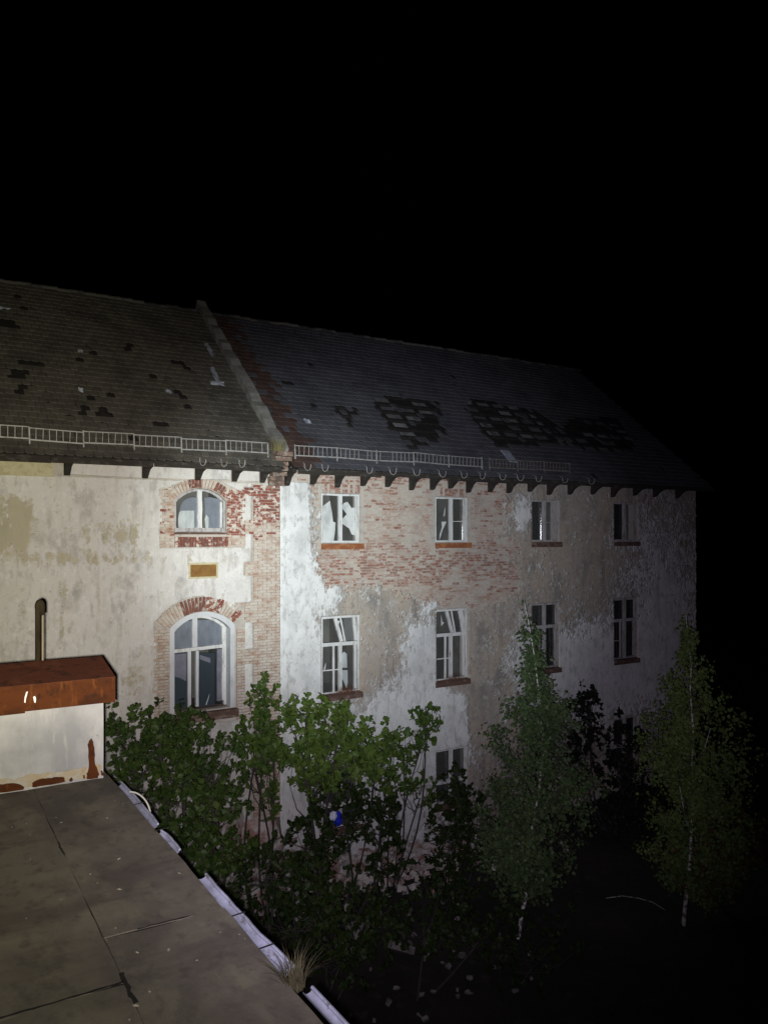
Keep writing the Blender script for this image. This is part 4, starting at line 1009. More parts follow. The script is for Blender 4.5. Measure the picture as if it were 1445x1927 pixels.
def felt(u0, u1, y0, y1, name='roof_felt', dz=0.0):
    "felt sheet with slightly wavy edges and a buckled surface"
    nu = max(2, int((u1(y0)-u0(y0))/0.12)) if callable(u1) else 8; ny = max(2, int((y1-y0)/0.12))
    vs = []; sd = random.randrange(999)
    for i in range(ny+1):
        y = y0+(y1-y0)*i/ny
        a, b = u0(y), u1(y)
        for k in range(nu+1):
            x = a+(b-a)*k/nu
            z = ZA+dz+0.009*math.sin(x*5+sd)*math.sin(y*3.1+sd*2)+random.uniform(-.0015, .0015)
            yy = y+(0.004*math.sin(x*11+sd) if i in (0, ny) else 0)
            xx = x+(0.002*math.sin(y*9+sd)+random.uniform(-.002, .002) if k in (0, nu) else 0)
            vs.append((xx, yy, z))
    fs = [(i*(nu+1)+k, i*(nu+1)+k+1, (i+1)*(nu+1)+k+1, (i+1)*(nu+1)+k) for i in range(ny) for k in range(nu)]
    m = len(vs); vs += [(x, y, z-0.011) for x, y, z in vs]
    def sk(a, b): fs.append((b, a, a+m, b+m))
    for k in range(nu): sk(k, k+1); sk(ny*(nu+1)+k+1, ny*(nu+1)+k)
    for i in range(ny): sk((i+1)*(nu+1), i*(nu+1)); sk(i*(nu+1)+nu, (i+1)*(nu+1)+nu)
    mb = MB().add(vs, fs)
    return part(mb, name, M['bitumen'], annex, smooth=False)
g = 0.010
cols = [(lambda y: -6.0, lambda y: -3.79), (lambda y: -3.78, lambda y: -2.79), (lambda y: -2.78, lambda y: -1.79), (lambda y: -1.78, lambda y: -0.79), (lambda y: -0.78, lambda y: 0.21),
        (lambda y: 0.222, lambda y: 1.204), (lambda y: 1.211, lambda y: edge_u(y)-0.0)]
cuts = [[1.2, 7.0], [3.0, 9.0], [2.0, 6.4], [0.8, 8.1], [3.9, 10.0], [5.29], [0.4, 5.95]]
for c, (a, b) in enumerate(cols):
    ys = [Y0] + cuts[c] + [Y1]
    for p, q in zip(ys, ys[1:]): felt(a, b, p+(g*1.6 if p != Y0 else 0), q, dz=random.uniform(-.001, .001))
# smeared bitumen over the open joints
def smear(pts, w):
    mb = MB(); vs = []
    for i, (x, y) in enumerate(pts):
        j = random.uniform(.5, 1.2)*w
        d = Vector((pts[min(i+1, len(pts)-1)][0]-pts[max(i-1, 0)][0], pts[min(i+1, len(pts)-1)][1]-pts[max(i-1, 0)][1])).normalized()
        vs += [(x-d.y*j, y+d.x*j, ZA+0.012), (x+d.y*j, y-d.x*j, ZA+0.012)]
    mb.add(vs, [(2*i, 2*i+1, 2*i+3, 2*i+2) for i in range(len(pts)-1)]); part(mb, 'seam_tar', M['bitumen_dark'], annex)
smear([(0.1+0.05*i, 5.30+random.uniform(-.006, .006)) for i in range(23)], 0.012)
smear([(1.21+random.uniform(-.008, .008), 5.02+0.05*i) for i in range(9)], 0.017)
smear([(1.45+0.05*i, 5.955+random.uniform(-.008, .008)) for i in range(9)], 0.010)
smear([(1.20+random.uniform(-.006, .006), 7.7+0.05*i) for i in range(8)], 0.009)

rgg = np.random.default_rng(15); mb = MB()
for i in range(120):
    x = rgg.uniform(-1.5, 2.1); y = rgg.uniform(2.5, 9.7); q = rgg.uniform(.003, .012); l = q*rgg.uniform(.8, 3.2); a_ = rgg.uniform(0, 6.28); c_, s_ = math.cos(a_), math.sin(a_)
    pts = [(x+c_*u*l-s_*v*q, y+s_*u*l+c_*v*q) for u, v in ((-1, -.7), (.2, -1), (1, .1), (.3, 1), (-.8, .6))]
    mb.add([(p_[0], p_[1], ZA+0.008) for p_ in pts]+[(x, y, ZA+0.010+q*.7)], [(0, 1, 5), (1, 2, 5), (2, 3, 5), (3, 4, 5), (4, 0, 5)])
o = part(mb, 'grit', M['grit'], annex); o['kind'] = 'stuff'
# eaves gutter of the annex: broken half-round lengths
def gutter_piece(pts, width, dip, name='gutter_length'):
    "pts: list of (u, y, z, width factor)"
    mb = MB(); n = 7; vs = []
    for (x, y, z, wf) in pts:
        r = width/2*wf
        for i in range(n+1):
            t = math.pi*(i/n)
            vs.append((x+r-r*math.cos(t)*1.0, y, z-r*math.sin(t)*dip))
    fs = [(k*(n+1)+i, k*(n+1)+i+1, (k+1)*(n+1)+i+1, (k+1)*(n+1)+i) for k in range(len(pts)-1) for i in range(n)]
    m = len(vs); vs2 = [(x+.0, y, z-0.006) for x, y, z in vs]
    allf = fs+[tuple(q+m for q in f[::-1]) for f in fs]
    mb.add(vs+vs2, allf)
    o = part(mb, name, M['gutter'], annex, smooth=True)
    rim = MB(); rim.tube([(x+width*wf, y, z+0.004) for x, y, z, wf in pts], 0.013, 6); r = rim.build('rim_bead', M['gutter'], o); return o
def gp(px, py, dz=0.0):
    p = on_ground(px, py, ZA+dz); return p.y
random.seed(91)
ya, yb_ = gp(215, 1470), gp(330, 1592)
pts = [(edge_u(y)+0.005+random.uniform(-.004, .004), y, ZA-0.03+random.uniform(-.006, .006), f) for y, f in zip(np.linspace(ya, gp(292, 1548), 7), (1, 1, .98, 1, .95, 1.0, .8))]
gutter_piece(pts, 0.092, 0.8)
pts = [(edge_u(y)+0.01+random.uniform(-.004, .004), y, ZA-0.05+random.uniform(-.007, .006), f) for y, f in zip(np.linspace(gp(300, 1556), yb_, 6), (.75, 1, 1, 1, .95, .9))]
gutter_piece(pts, 0.088, 0.7)
pts = [(edge_u(y)+0.005+random.uniform(-.006, .006), y, ZA-0.02+random.uniform(-.006, .006), f) for y, f in zip(np.linspace(gp(378, 1645), gp(532, 1822), 14), (.95, 1, 1, .97, 1, 1.03, 1, 1.1, 1.0, 1.0, 1.1, 1.15, 1.25, 1.3))]
gutter_piece(pts, 0.092, 0.65)
pts = [(edge_u(y)+0.07, y, ZA-0.04+random.uniform(-.006, .006), 1) for y in np.linspace(gp(580, 1850), 1.5, 9)]
gutter_piece(pts, 0.07, 0.8)
for px, py in ((442, 1722), (497, 1782), (262, 1512), (305, 1560)):
    y = gp(px, py); u = edge_u(y)
    mb = MB(); mb.bar((u-0.02, y, ZA-0.005), (u+0.12, y, ZA+0.004), 0.012, 0.006); part(mb, 'gutter_strap', M['bitumen_dark'], annex)

# zinc clad parapet box with rusted cap
YF, YK = 9.9, 10.45
box = tag(empty('parapet_box', (1.0, YF, ZA)), 'zinc clad roof box with rusty overhanging cap at the end of the flat roof', 'roof box')
parent_inv[box.name] = Matrix.Translation(box.location).inverted()
random.seed(101)
UBX = 2.0
seams = [-6.0, -4.6, -3.4, -2.2, -1.0, 0.05, 1.16, UBX]
for a, b in zip(seams, seams[1:]):
    mb = MB(); nx = 8; nz_ = 8; vs = []
    for i in range(nz_+1):
        for k in range(nx+1):
            x = a+0.003+(b-a-0.006)*k/nx; z = ZA+0.005+(1.0)*i/nz_
            vs.append((x, YF+0.006*math.sin(x*4+i*.7)+random.uniform(-.003, .003)-(0.012 if k == nx else 0), z))
    mb.add(vs, [(i*(nx+1)+k, i*(nx+1)+k+1, (i+1)*(nx+1)+k+1, (i+1)*(nx+1)+k) for i in range(nz_) for k in range(nx)])
    part(mb, 'zinc_panel', M['zinc'], box, smooth=True)
mb = MB(); mb.box((-6, YF+0.03, ZA), (UBX-0.004, YK, ZA+1.05)); part(mb, 'box_core', M['zinc'], box)
# yellow bloom and rust eaten into the foot of the sheets
def stain(outline, y, mat, name):
    mb = MB(); mb.prism(outline, y, y+0.004); return part(mb, name, mat, box)
Z1 = lambda pts: [((lambda p: (p.x, p.z))(at(*zoomed(x, y, 0, 1100, 4.014), YF-0.02))) for x, y in pts]
def ragged(pts, n=5, j=0.012):
    out = []
    for (a, b) in zip(pts, pts[1:]+pts[:1]):
        for i in range(n):
            t = i/n; out.append((a[0]+(b[0]-a[0])*t+random.uniform(-j, j)*(i > 0), a[1]+(b[1]-a[1])*t+random.uniform(-j, j)*(i > 0)))
    return out
def ccw(p):
    a = sum(p[i][0]*p[(i+1) % len(p)][1]-p[(i+1) % len(p)][0]*p[i][1] for i in range(len(p))); return p if a > 0 else p[::-1]
stain(ccw(ragged(Z1([(0,1470),(120,1480),(200,1440),(330,1425),(480,1410),(560,1400),(660,1380),(740,1350),(766,1370),(770,1440),(640,1470),(400,1495),(200,1530),(0,1560)]), 4, .014)), YF-0.022, M['zinc_stain'], 'rust_bloom')
rl = [[(655,1430),(672,1380),(668,1300),(664,1215),(672,1185),(690,1160),(706,1185),(716,1260),(718,1340),(740,1400),(752,1430),(740,1462),(660,1470)],
      [(244,1500),(290,1472),(370,1460),(430,1452),(490,1458),(495,1488),(420,1505),(320,1520),(250,1530)],
      [(0,1508),(80,1500),(150,1508),(186,1530),(180,1548),(0,1572)],
      [(525,1470),(540,1455),(555,1475),(545,1486),(525,1484)], [(760,1410),(775,1405),(788,1425),(780,1445),(765,1440)],
      [(628,1445),(640,1435),(645,1460),(632,1466)]]
for q in rl: stain(ccw(ragged(Z1(q), 3, .006)), YF-0.028, M['rust'], 'rust_patch')
# cap: front skirt, sloping top, end
zc0, zc1, zc2 = -2.06, -1.74, -1.60; yc = 9.74; ue = 2.10
mb = MB()
prof = [(yc, zc0), (yc, zc1), (10.52, zc2), (10.52, zc0+0.1), (10.50, zc0+0.1), (10.50, zc2-0.02), (yc+0.015, zc1-0.02), (yc+0.015, zc0)]
mb = MB(); mb.prism_x(prof, -6.2, 1.10); part(mb, 'cap_sheet', M['rust'], box)
mb = MB(); mb.prism_x([(y-0.006, z+(0.02 if z == zc0 else 0.006)) for y, z in prof], 1.06, ue); part(mb, 'cap_sheet', M['rust'], box)
mb = MB(); vs = [(-6.2, yc-0.012, zc1+0.009), (ue+0.004, yc-0.012, zc1+0.009), (ue+0.004, 10.53, zc2+0.012), (-6.2, 10.53, zc2+0.012)]
mb.add(vs+[(x, y, z-0.006) for x, y, z in vs], [(0, 1, 2, 3), (7, 6, 5, 4), (0, 4, 5, 1), (1, 5, 6, 2), (2, 6, 7, 3), (3, 7, 4, 0)]); part(mb, 'cap_top', M['rust_top'], box)
mb = MB(); mb.prism_x([(yc, zc0), (10.52, zc0), (10.52, zc2), (yc, zc1)], ue+0.0, ue+0.006); part(mb, 'cap_end', M['rust_top'], box)
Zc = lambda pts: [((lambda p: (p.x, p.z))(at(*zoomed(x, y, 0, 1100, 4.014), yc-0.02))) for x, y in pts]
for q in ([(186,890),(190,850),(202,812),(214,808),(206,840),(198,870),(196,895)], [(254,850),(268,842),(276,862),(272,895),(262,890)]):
    mb = MB(); mb.prism(ccw(Zc(q)), yc-0.016, yc-0.006); part(mb, 'cap_glint', M['glint_paint'], box)  # glints on the cap put in as flat white flecks

# vent pipe behind the box
p0 = at(72, 1140, 10.8)
pipe = tag(empty('vent_pipe', (p0.x, 10.8, ZA)), 'dark upright vent pipe with hooked top behind the rusty cap', 'pipe')
zt = -119/F*9.93 - 0.06
mb = MB(); mb.tube([(0, 0, 0), (0, 0, zt-ZA-0.14), (0.0, 0, zt-ZA-0.06)], 0.036, 10); mb.build('shaft', M['pipe_dark'], pipe, True)
mb = MB(); mb.tube([(0.0, 0, zt-ZA-0.075)]+[(0.024-0.024*math.cos(t), 0, zt-ZA-0.06+0.065*math.sin(t)) for t in np.linspace(0, math.pi, 9)]+[(0.048, 0, zt-ZA-0.16)], 0.040, 10); mb.build('elbow', M['pipe_dark'], pipe, True)
mb = MB(); mb.tube([(0.056, -0.01, 0), (0.056, -0.01, zt-ZA-0.17)], 0.013, 8); mb.build('slim_tube', M['pipe_pale'], pipe, True)  # slim pale tube to the right of the dark shaft

# loose cable over the gutter
c = [at(247, 1491, 9.0)]
ca = on_ground(245, 1491, ZA+0.02)
path = []
for i in range(15):
    t = i/14; px = 245+ (284-245)*(math.sin(t*math.pi/2)) ; py = 1490+ (1538-1490)*(1-math.cos(t*math.pi/2)); y = ca.y-0.45*t
    path.append(at(px, py, y))
o = MB().tube(path, 0.009, 6).build('cable', M['cable']); tag(o, 'thin pale cable arching over the broken gutter', 'cable')

# ------------------------------------------------------------------ grass and weeds
def blades(name, base, n, h, spread, mat, label, cat, seed, lean=0.35):
    rg = np.random.default_rng(seed); mb = MB()
    for i in range(n):
        a = rg.uniform(0, 6.283); r = spread*math.sqrt(rg.random()); x, y = base[0]+r*math.cos(a), base[1]+r*math.sin(a)
        hh = h*rg.uniform(.4, 1.0); l = lean*rg.uniform(0, 1)*hh; b = a+rg.uniform(-1, 1); w = rg.uniform(.0012, .0035)
        d = Vector((math.cos(b), math.sin(b), 0)); s = Vector((-d.y, d.x, 0))*w
        p = [Vector((x, y, base[2]))+d*l*t*t+Vector((0, 0, hh*t*(1-.15*t))) for t in (0, .4, .75, 1)]
        mb.add([p[0]-s, p[0]+s, p[1]+s*.8, p[1]-s*.8, p[2]+s*.5, p[2]-s*.5, p[3]], [(0, 1, 2, 3), (3, 2, 4, 5), (5, 4, 6)])
    o = mb.build(name, M[mat]); return tag(o, label, cat)
pg = on_ground(556, 1850, ZA-0.02)
blades('grass_tuft', (edge_u(pg.y)+0.045, pg.y, ZA-0.05), 230, 0.27, 0.07, 'straw', 'dry straw coloured grass tuft growing from the annex gutter', 'grass', 5, 1.1)
pw = at(520, 838, 18.45)
blades('roof_weed', (pw.x+0.05, pw.y, pw.z-0.15), 190, 0.5, 0.2, 'weed', 'yellowish weed growing on the foot of the fire wall', 'weed', 6, 0.8)

# ------------------------------------------------------------------ shrubs and trees
def leaf_field(pos, axis, length, seed, ratio=0.36, fold=0.3):
    rg = np.random.default_rng(seed); n = len(pos)
    axis = axis/np.linalg.norm(axis, axis=1, keepdims=True)
    rnd = rg.normal(size=(n, 3)); rnd[:, 2] += 0.6
    side = np.cross(axis, rnd); side /= np.linalg.norm(side, axis=1, keepdims=True)+1e-9
    nrm = np.cross(side, axis)
    sh = np.array([(0, 0, 0), (.72, .34, .6), (.95, .68, .9), (0, 1, .15), (-.95, .68, .9), (-.72, .34, .6)])
    L = length[:, None]
    V = np.stack([pos + side*L*ratio*a + axis*L*b + nrm*L*fold*c*0.5 for a, b, c in sh], 1)
    base = np.arange(n)[:, None]*6
    Fc = np.concatenate([base+np.array([0, 1, 2, 3]), base+np.array([0, 3, 4, 5])])
    return V.reshape(-1, 3), Fc
def stemwork(mb, a, b, r0, r1, rg, k=5, n=5, bow=0.12):
    a = Vector(a); b = Vector(b); L = (b-a).length
    off = Vector(rg.normal(size=3))*bow*L
    path = []; rad = []
    for i in range(n+1):
        t = i/n; p = a.lerp(b, t)+off*math.sin(math.pi*t)+Vector((0, 0, -0.10*L*math.sin(math.pi*t)))
        path.append(p); rad.append(r0+(r1-r0)*t)
    mb.tube(path, rad, k); return path
def make_shrub(name, base, lobes, nclust, per, leaf, mat, label, cat, seed, stem=0.05, twig=0.3, density_top=0.3, group=None, bark='bark'):
    """lobes: list of (centre, (rx, ry, rz), weight); clusters of leaves sit at twig tips inside the lobes"""
    rg = np.random.default_rng(seed); root = tag(empty(name, base), label, cat, group); b0 = Vector(base)
    wood = MB(); ws = np.array([l[2] for l in lobes], float); ws /= ws.sum()
    P, A, Ls = [], [], []
    for (c, rad, wgt), f in zip(lobes, ws):
        c = Vector(c); n = max(4, int(nclust*f))
        limb = stemwork(wood, b0+Vector((rg.normal()*.12, rg.normal()*.12, -0.1)), c-Vector((0, 0, rad[2]*.55)), stem*(.6+.5*f), stem*.45, rg, 6, 7, .05)
        start = Vector(limb[-1])
        n = int(n*0.50)
        for i in range(n):
            d = rg.normal(size=3); d /= np.linalg.norm(d); rr = rg.random()**0.40*1.10
            p = c+Vector((d[0]*rad[0]*rr, d[1]*rad[1]*rr, d[2]*rad[2]*rr))
            shoot = rg.random() < 0.2 and d[2] > -.2
            if shoot: p = p + Vector((d[0]*.10, d[1]*.10, rg.uniform(.12, .34)))
            src = limb[rg.integers(5, 8)].lerp(c, rg.uniform(.1, .9))
            if shoot or rg.random() < twig*.6: stemwork(wood, src, p, .009, .003, rg, 4, 3, .08)
            outd = (p-c); outd = outd.normalized() if outd.length > 1e-6 else Vector((0, 0, 1))
            m = int(per*rg.uniform(.7, 1.5))
            ax = rg.normal(size=(m, 3))*0.8+np.array(outd)*0.35; ax[:, 2] += density_top
            sc_ = rg.uniform(.75, 1.25)
            P.append(np.array(p)+rg.normal(size=(m, 3))*leaf*0.22*np.array([1, 1, 1.5])); A.append(ax); Ls.append(leaf*sc_*rg.uniform(.45, 1.4, m))
    wo_ = wood.build('branches', M[bark]); wo_['kind'] = 'stuff'; wo_.parent = root; wo_.matrix_parent_inverse = Matrix.Translation(b0).inverted()
    V, Fc = leaf_field(np.concatenate(P), np.concatenate(A), np.concatenate(Ls), seed+1)
    o = bpy.data.objects.new('crown', np_mesh('crown', V, Fc, M[mat])); o['kind'] = 'stuff'; COL.objects.link(o); o.parent = root; o.matrix_parent_inverse = Matrix.Translation(b0).inverted()
    return root
def lobe(px, py, rx, ry, Y, w=1.0, depth=1.0):
    c = at(px, py, Y); t = Y/(CT-ST*(px-CX)/F)
    return (c, (rx/F*t, rx/F*t*depth, ry/F*t), w)
def base_at(px, Y, z=GROUND): p = at(px, 1006, Y); return (p.x, Y, z)

make_shrub('shrub', base_at(330, 14.2), [lobe(255, 1400, 50, 62, 14.2, 1.3), lobe(300, 1372, 40, 36, 14.6, .6), lobe(340, 1420, 70, 60, 14.4, 1.6), lobe(400, 1450, 62, 60, 14.0, 1.5), lobe(300, 1490, 90, 60, 13.6, 1.9), lobe(410, 1525, 55, 40, 13.8, .9), lobe(350, 1375, 44, 34, 14.4, .6)],
    980, 12, 0.092, 'leaf_dark', 'broad dark green shrub between the annex corner and the arched window', 'shrub', 201, .05)
make_shrub('shrub', base_at(492, 16.8), [lobe(500, 1318, 26, 32, 16.8, .8), lobe(484, 1380, 38, 44, 16.8, 1.4), lobe(515, 1400, 24, 44, 17.0, .8), lobe(480, 1440, 36, 30, 16.6, .9), lobe(515, 1490, 20, 50, 16.8, .6)],
    310, 10, 0.125, 'leaf_mid', 'tall narrow leafy shrub in front of the brick pilaster', 'shrub', 202, .04, .6, .5)
make_shrub('shrub', base_at(600, 16.2), [lobe(575, 1340, 38, 28, 16.4, 1.0), lobe(620, 1372, 60, 40, 16.2, 1.7), lobe(665, 1400, 50, 42, 16.2, 1.5), lobe(570, 1420, 42, 44, 16.0, 1.3), lobe(640, 1440, 56, 46, 16.0, 1.5), lobe(590, 1468, 40, 28, 16.0, .8), lobe(705, 1440, 32, 34, 16.3, .7), lobe(640, 1350, 14, 26, 16.4, .25)],
    620, 11, 0.135, 'leaf_bright', 'largest yellow green shrub below the window beside the white plaster corner', 'shrub', 203, .05, .5, .5)
make_shrub('shrub', base_at(735, 17.0), [lobe(800, 1362, 26, 30, 17.2, 1.0), lobe(735, 1395, 22, 28, 17.0, .7), lobe(760, 1420, 30, 26, 17.0, .7), lobe(790, 1400, 24, 24, 17.2, .5), lobe(725, 1470, 40, 30, 16.6, .7), lobe(790, 1490, 40, 22, 16.8, .6)],
    230, 10, 0.135, 'leaf_mid', 'sparse shrub with bare arching branches left of the ground floor window', 'shrub', 204, .035, .9, .5)
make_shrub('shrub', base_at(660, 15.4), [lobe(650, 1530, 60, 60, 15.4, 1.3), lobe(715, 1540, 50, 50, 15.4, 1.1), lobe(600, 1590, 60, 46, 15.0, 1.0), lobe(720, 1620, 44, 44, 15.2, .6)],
    380, 10, 0.12, 'leaf_dim', 'dark shrub above the blue plastic bag', 'shrub', 205, .04, .5)
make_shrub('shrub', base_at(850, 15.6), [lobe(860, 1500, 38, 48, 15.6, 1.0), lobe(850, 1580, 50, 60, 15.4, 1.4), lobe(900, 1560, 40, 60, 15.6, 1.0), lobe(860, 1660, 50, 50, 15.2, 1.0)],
    420, 10, 0.12, 'leaf_dim', 'dark shrub below the ground floor window, left of the front birch', 'shrub', 206, .04, .4)
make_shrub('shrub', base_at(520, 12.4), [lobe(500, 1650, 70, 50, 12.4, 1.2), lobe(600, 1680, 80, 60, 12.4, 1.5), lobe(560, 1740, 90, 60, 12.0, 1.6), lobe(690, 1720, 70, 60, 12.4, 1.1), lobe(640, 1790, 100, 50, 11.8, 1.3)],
    640, 10, 0.105, 'leaf_dim', 'low spreading shrub beyond the gutter of the flat roof', 'shrub', 207, .04, .3)
make_shrub('shrub', base_at(400, 12.8), [lobe(430, 1600, 46, 40, 12.8, 1.0), lobe(370, 1570, 40, 40, 12.6, 1.0), lobe(395, 1630, 30, 30, 12.4, .6)],
    190, 10, 0.105, 'leaf_dark', 'small dark shrub beside the gap in the broken gutter', 'shrub', 208, .03, .4)
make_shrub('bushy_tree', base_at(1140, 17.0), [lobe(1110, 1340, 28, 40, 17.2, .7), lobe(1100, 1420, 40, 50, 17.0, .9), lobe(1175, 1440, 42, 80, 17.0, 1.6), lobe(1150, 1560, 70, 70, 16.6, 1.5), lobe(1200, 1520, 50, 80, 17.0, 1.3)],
    760, 11, 0.13, 'leaf_unlit', 'black looking bushy tree between the two birches', 'tree', 209, .06, .4)
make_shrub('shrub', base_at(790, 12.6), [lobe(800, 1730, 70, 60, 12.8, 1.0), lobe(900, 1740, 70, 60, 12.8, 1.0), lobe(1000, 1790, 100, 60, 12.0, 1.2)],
    330, 9, 0.11, 'leaf_dim', 'low dark undergrowth shrub at the foot of the front birch', 'shrub', 210, .04, .3)
make_shrub('shrub', base_at(1390, 11.4), [lobe(1380, 1560, 60, 70, 11.4, 1.2), lobe(1330, 1640, 60, 60, 11.2, 1.0), lobe(1430, 1600, 50, 60, 11.4, .8)],
    240, 9, 0.09, 'leaf_rusty', 'rusty brown shrub at the right picture edge below the far birch', 'shrub', 211, .04, .4)

def make_birch(pts, Y, crown, nclust, per, leaf, mat, label, seed, limbs=()):
    """pts: trunk in photo positions from the foot up; crown: list of (px, py, halfwidth)"""
    rg = np.random.default_rng(seed)
    path = [at(px, py, Y+dy) for px, py, dy in pts]
    foot = Vector((path[0].x, path[0].y, GROUND-0.05)); root = tag(empty('birch_tree', foot), label, 'tree'); inv = Matrix.Translation(foot).inverted()
    full = [foot]+path; n = len(full)
    tr = MB().tube(full, [0.050*(1-i/(n-0.2))**1.25+0.005 for i in range(n)], 8).build('trunk', M['birch_bark'], None, True); tr.parent = root; tr.matrix_parent_inverse = inv
    for (px0, py0, px1, py1, px2, py2) in limbs:
        lb = MB().tube([at(px0, py0, Y), at(px1, py1, Y-.1), at(px2, py2, Y-.25)], [.018, .012, .006], 6).build('limb', M['birch_bark'], None, True); lb.parent = root; lb.matrix_parent_inverse = inv
    wood = MB(); P, A, Ls = [], [], []
    def axis(py):
        for a, b in zip(full, full[1:]):
            if a.z <= py <= b.z: return a.lerp(b, (py-a.z)/(b.z-a.z+1e-9))
        return full[-1].copy()
    t0 = Y/(CT-ST*(pts[0][0]-CX)/F)
    cz = [(at(c[0], c[1], Y), c[2]/F*t0) for c in crown]
    wts = np.array([max(.05, w) for _, w in cz]); wts /= wts.sum()
    zs_ = np.array([c.z for c, _ in cz]); ws_ = np.array([w for _, w in cz]); xs_ = np.array([c.x for c, _ in cz]); od = np.argsort(zs_)
    zs_, ws_, xs_ = zs_[od], ws_[od], xs_[od]
    nb = int(nclust/13)
    for i in range(nb):
        zt_ = zs_[0]+(zs_[-1]-zs_[0])*(rg.random()**1.2)
        w = float(np.interp(zt_, zs_, ws_))
        if rg.random() > 0.04+(w/0.75)**1.4: continue
        ln = w*rg.uniform(.45, 1.18)
        a = rg.uniform(0, 6.283)
        tip = Vector((float(np.interp(zt_, zs_, xs_))+ln*math.cos(a), full[3].y+ln*math.sin(a)*.9, zt_+rg.normal()*.06))
        src = axis(min(full[-1].z-.05, max(full[2].z, zt_-.95*ln-.12)))
        path_ = stemwork(wood, src, tip, .012, .003, rg, 4, 5, .05)
        for q in range(int(rg.integers(11, 18)*(0.35+0.65*min(1.0, w/0.75)))+1):
            t = rg.uniform(.22, 1.05); k = min(int(t*5), 4); c = Vector(path_[k]).lerp(Vector(path_[k+1]), min(1.0, t*5-k))
            c = c + Vector(rg.normal(size=3))*.035*(1+w)+Vector((0, 0, -rg.random()*.16))
            m = int(per*rg.uniform(.4, 1.3)); ax = rg.normal(size=(m, 3)); ax[:, 2] -= .35
            P.append(np.array(c)+rg.normal(size=(m, 3))*np.array([.055, .055, .085])); A.append(ax); Ls.append(leaf*rg.uniform(.6, 1.3, m))
    for q in range(46):          # leader shoots towards the very top
        dn = 1.7*rg.random()**.8; c = axis(full[-1].z-dn-.02)+Vector((rg.normal(), rg.normal(), 0))*(.03+.09*dn); m = int(rg.integers(2, 5)); ax = rg.normal(size=(m, 3))
        P.append(np.array(c)+rg.normal(size=(m, 3))*.04); A.append(ax); Ls.append(leaf*rg.uniform(.6, 1.1, m))
    w_ = wood.build('branches', M['bark']); w_['kind'] = 'stuff'; w_.parent = root; w_.matrix_parent_inverse = inv
    V, Fc = leaf_field(np.concatenate(P), np.concatenate(A), np.concatenate(Ls), seed+1, .40, .2)
    o = bpy.data.objects.new('crown', np_mesh('crown', V, Fc, M[mat])); o['kind'] = 'stuff'; COL.objects.link(o); o.parent = root; o.matrix_parent_inverse = inv
    return root
make_birch([(975, 1765, 0), (982, 1715, 0), (989, 1690, 0), (989, 1640, 0), (994, 1590, .02), (1012, 1500, .05), (1021, 1420, .05), (1016, 1330, 0), (1006, 1240, 0), (994, 1170, 0), (985, 1128, 0)], 13.4,
    [(985, 1130, 5), (997, 1180, 14), (1006, 1230, 25), (1012, 1290, 48), (1012, 1350, 86), (1010, 1420, 118), (1000, 1490, 122), (985, 1550, 108), (985, 1610, 80)], 1750, 11, 0.086, 'leaf_birch',
    'nearer slender birch with thin white trunk in front of the house wall', 301)
make_birch([(1286, 1735, 0), (1291, 1680, 0), (1298, 1620, .03), (1300, 1560, .05), (1305, 1490, .02), (1301, 1440, 0), (1304, 1380, -.05), (1298, 1300, -.03), (1300, 1250, 0), (1294, 1205, 0), (1290, 1158, 0)], 11.8,
    [(1290, 1160, 6), (1293, 1200, 20), (1300, 1260, 48), (1302, 1320, 92), (1305, 1390, 115), (1300, 1450, 105), (1305, 1510, 105), (1320, 1570, 110), (1340, 1630, 80)], 1900, 11, 0.082, 'leaf_olive',
    'far right olive leaved birch beyond the house corner', 302, [(1298, 1572, 1288, 1535, 1278, 1480), (1304, 1470, 1322, 1420, 1336, 1370)])
# dead arching stick
path = [at(px, py, 12.5) for px, py in ((1140, 1690), (1170, 1686), (1200, 1690), (1228, 1698), (1250, 1712), (1262, 1725))]
o = MB().tube(path, [.012, .012, .011, .010, .008, .005], 5).build('fallen_stick', M['birch_bark']); tag(o, 'thin pale dead stick arching over the dark undergrowth', 'stick')

# ------------------------------------------------------------------ rubble and litter by the wall foot
def chunk_mesh(seed, sx, sy, sz):
    rg = np.random.default_rng(seed); mb = MB(); mb.box((-sx, -sy, -sz), (sx, sy, sz))
    vs = [(v[0]*rg.uniform(.6, 1.1), v[1]*rg.uniform(.6, 1.1), v[2]*rg.uniform(.6, 1.1)) for v in mb.v]
    mb.v = vs; return mb
rg = np.random.default_rng(77)
# heap of rubble below the pilaster: one mound of pieces nobody could count, with the large pieces on top
mb = MB()
for i in range(900):
    u = rg.uniform(5.0, 16.5); y = D-0.15-abs(rg.normal())*0.9; hgt = max(0.0, 1.3*math.exp(-((u-8.0)/2.2)**2))*max(0, 1-(D-y)/2.2)
    c = chunk_mesh(1000+i, *(rg.uniform(.04, .16, 3))); Xf = Matrix.Translation((u, y, GROUND+hgt*rg.random()+.03)) @ Matrix.Rotation(rg.uniform(0, 6.28), 4, Vector(rg.normal(size=3)).normalized())
    mb.add([Xf @ Vector(v) for v in c.v], c.f)
o = mb.build('rubble', M['rubble']); tag(o, 'broken bricks and plaster rubble along the wall foot', 'rubble', kind='stuff')
def chunk(px, py, Y, sx, sy, sz, seed, label, mat='rubble'):
    p = at(px, py, Y); c = chunk_mesh(seed, sx, sy, sz)
    o = c.build('rubble_block', M[mat]); o.location = p; o.rotation_euler = (seed*.7 % .6, seed*.37 % .5, seed*1.3 % 6); tag(o, label, 'rubble block', 'large rubble blocks')
chunk(478, 1568, 18.0, .42, .35, .30, 1, 'pinkish rubble block under the narrow shrub, left one')
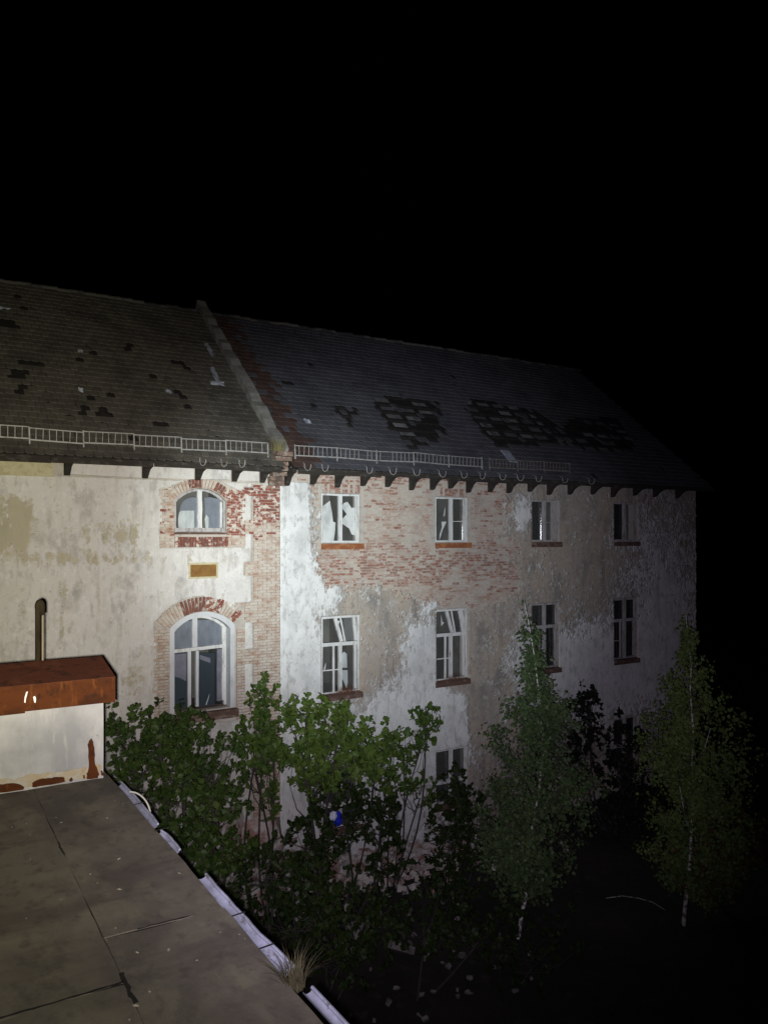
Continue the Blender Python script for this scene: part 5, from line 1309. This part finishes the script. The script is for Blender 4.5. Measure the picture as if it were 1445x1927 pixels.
chunk(508, 1562, 18.1, .30, .30, .28, 2, 'rounded pink rubble block under the narrow shrub, right one')
chunk(445, 1560, 18.2, .20, .25, .55, 3, 'upright pale rubble slab below the arched window')
chunk(490, 1600, 17.6, .45, .30, .25, 4, 'broad pale rubble block lying lowest below the pilaster')
chunk(442, 1612, 17.4, .16, .2, .5, 5, 'narrow pale rubble slab leaning near the gutter gap')
chunk(752, 1782, 13.9, .30, .26, .09, 6, 'flat dull slab on the dark ground right of the grass tuft', 'litter')
chunk(672, 1750, 14.4, .22, .2, .12, 7, 'small flat slab on the dark ground, left of the larger slab', 'litter')
mb = MB()
for i in range(120):
    p = Vector((rg.uniform(4, 11.5), rg.uniform(11.5, 18.5), GROUND+rg.uniform(0.0, .12))); s = rg.uniform(.02, .07, 3)
    c = chunk_mesh(3000+i, *s); Xf = Matrix.Translation(p) @ Matrix.Rotation(rg.uniform(0, 6.28), 4, Vector(rg.normal(size=3)).normalized())
    mb.add([Xf @ Vector(v) for v in c.v], c.f)
o = mb.build('litter', M['litter']); tag(o, 'scattered pale debris on the dark yard ground', 'debris', kind='stuff')
# blue plastic bag caught in the shrubs
p = at(632, 1542, 15.0); bag = tag(empty('plastic_bag', p), 'blue and white plastic bag caught in the shrubs', 'bag')
rg = np.random.default_rng(9)
def lump(sx, sy, sz, off, mat, name):
    mb = MB(); n, m = 7, 9; vs = []
    for i in range(n+1):
        for k in range(m):
            a = math.pi*i/n; b = 2*math.pi*k/m; r = rg.uniform(.75, 1.15)
            vs.append((off[0]+sx*r*math.sin(a)*math.cos(b), off[1]+sy*r*math.sin(a)*math.sin(b), off[2]+sz*r*math.cos(a)))
    mb.add(vs, [(i*m+k, i*m+(k+1) % m, (i+1)*m+(k+1) % m, (i+1)*m+k) for i in range(n) for k in range(m)])
    o = mb.build(name, M[mat]); o.parent = bag
lump(.10, .10, .16, (.05, 0, 0), 'bag_blue', 'bag_body'); lump(.10, .08, .10, (-.08, -.03, .10), 'bag_white', 'bag_flap')
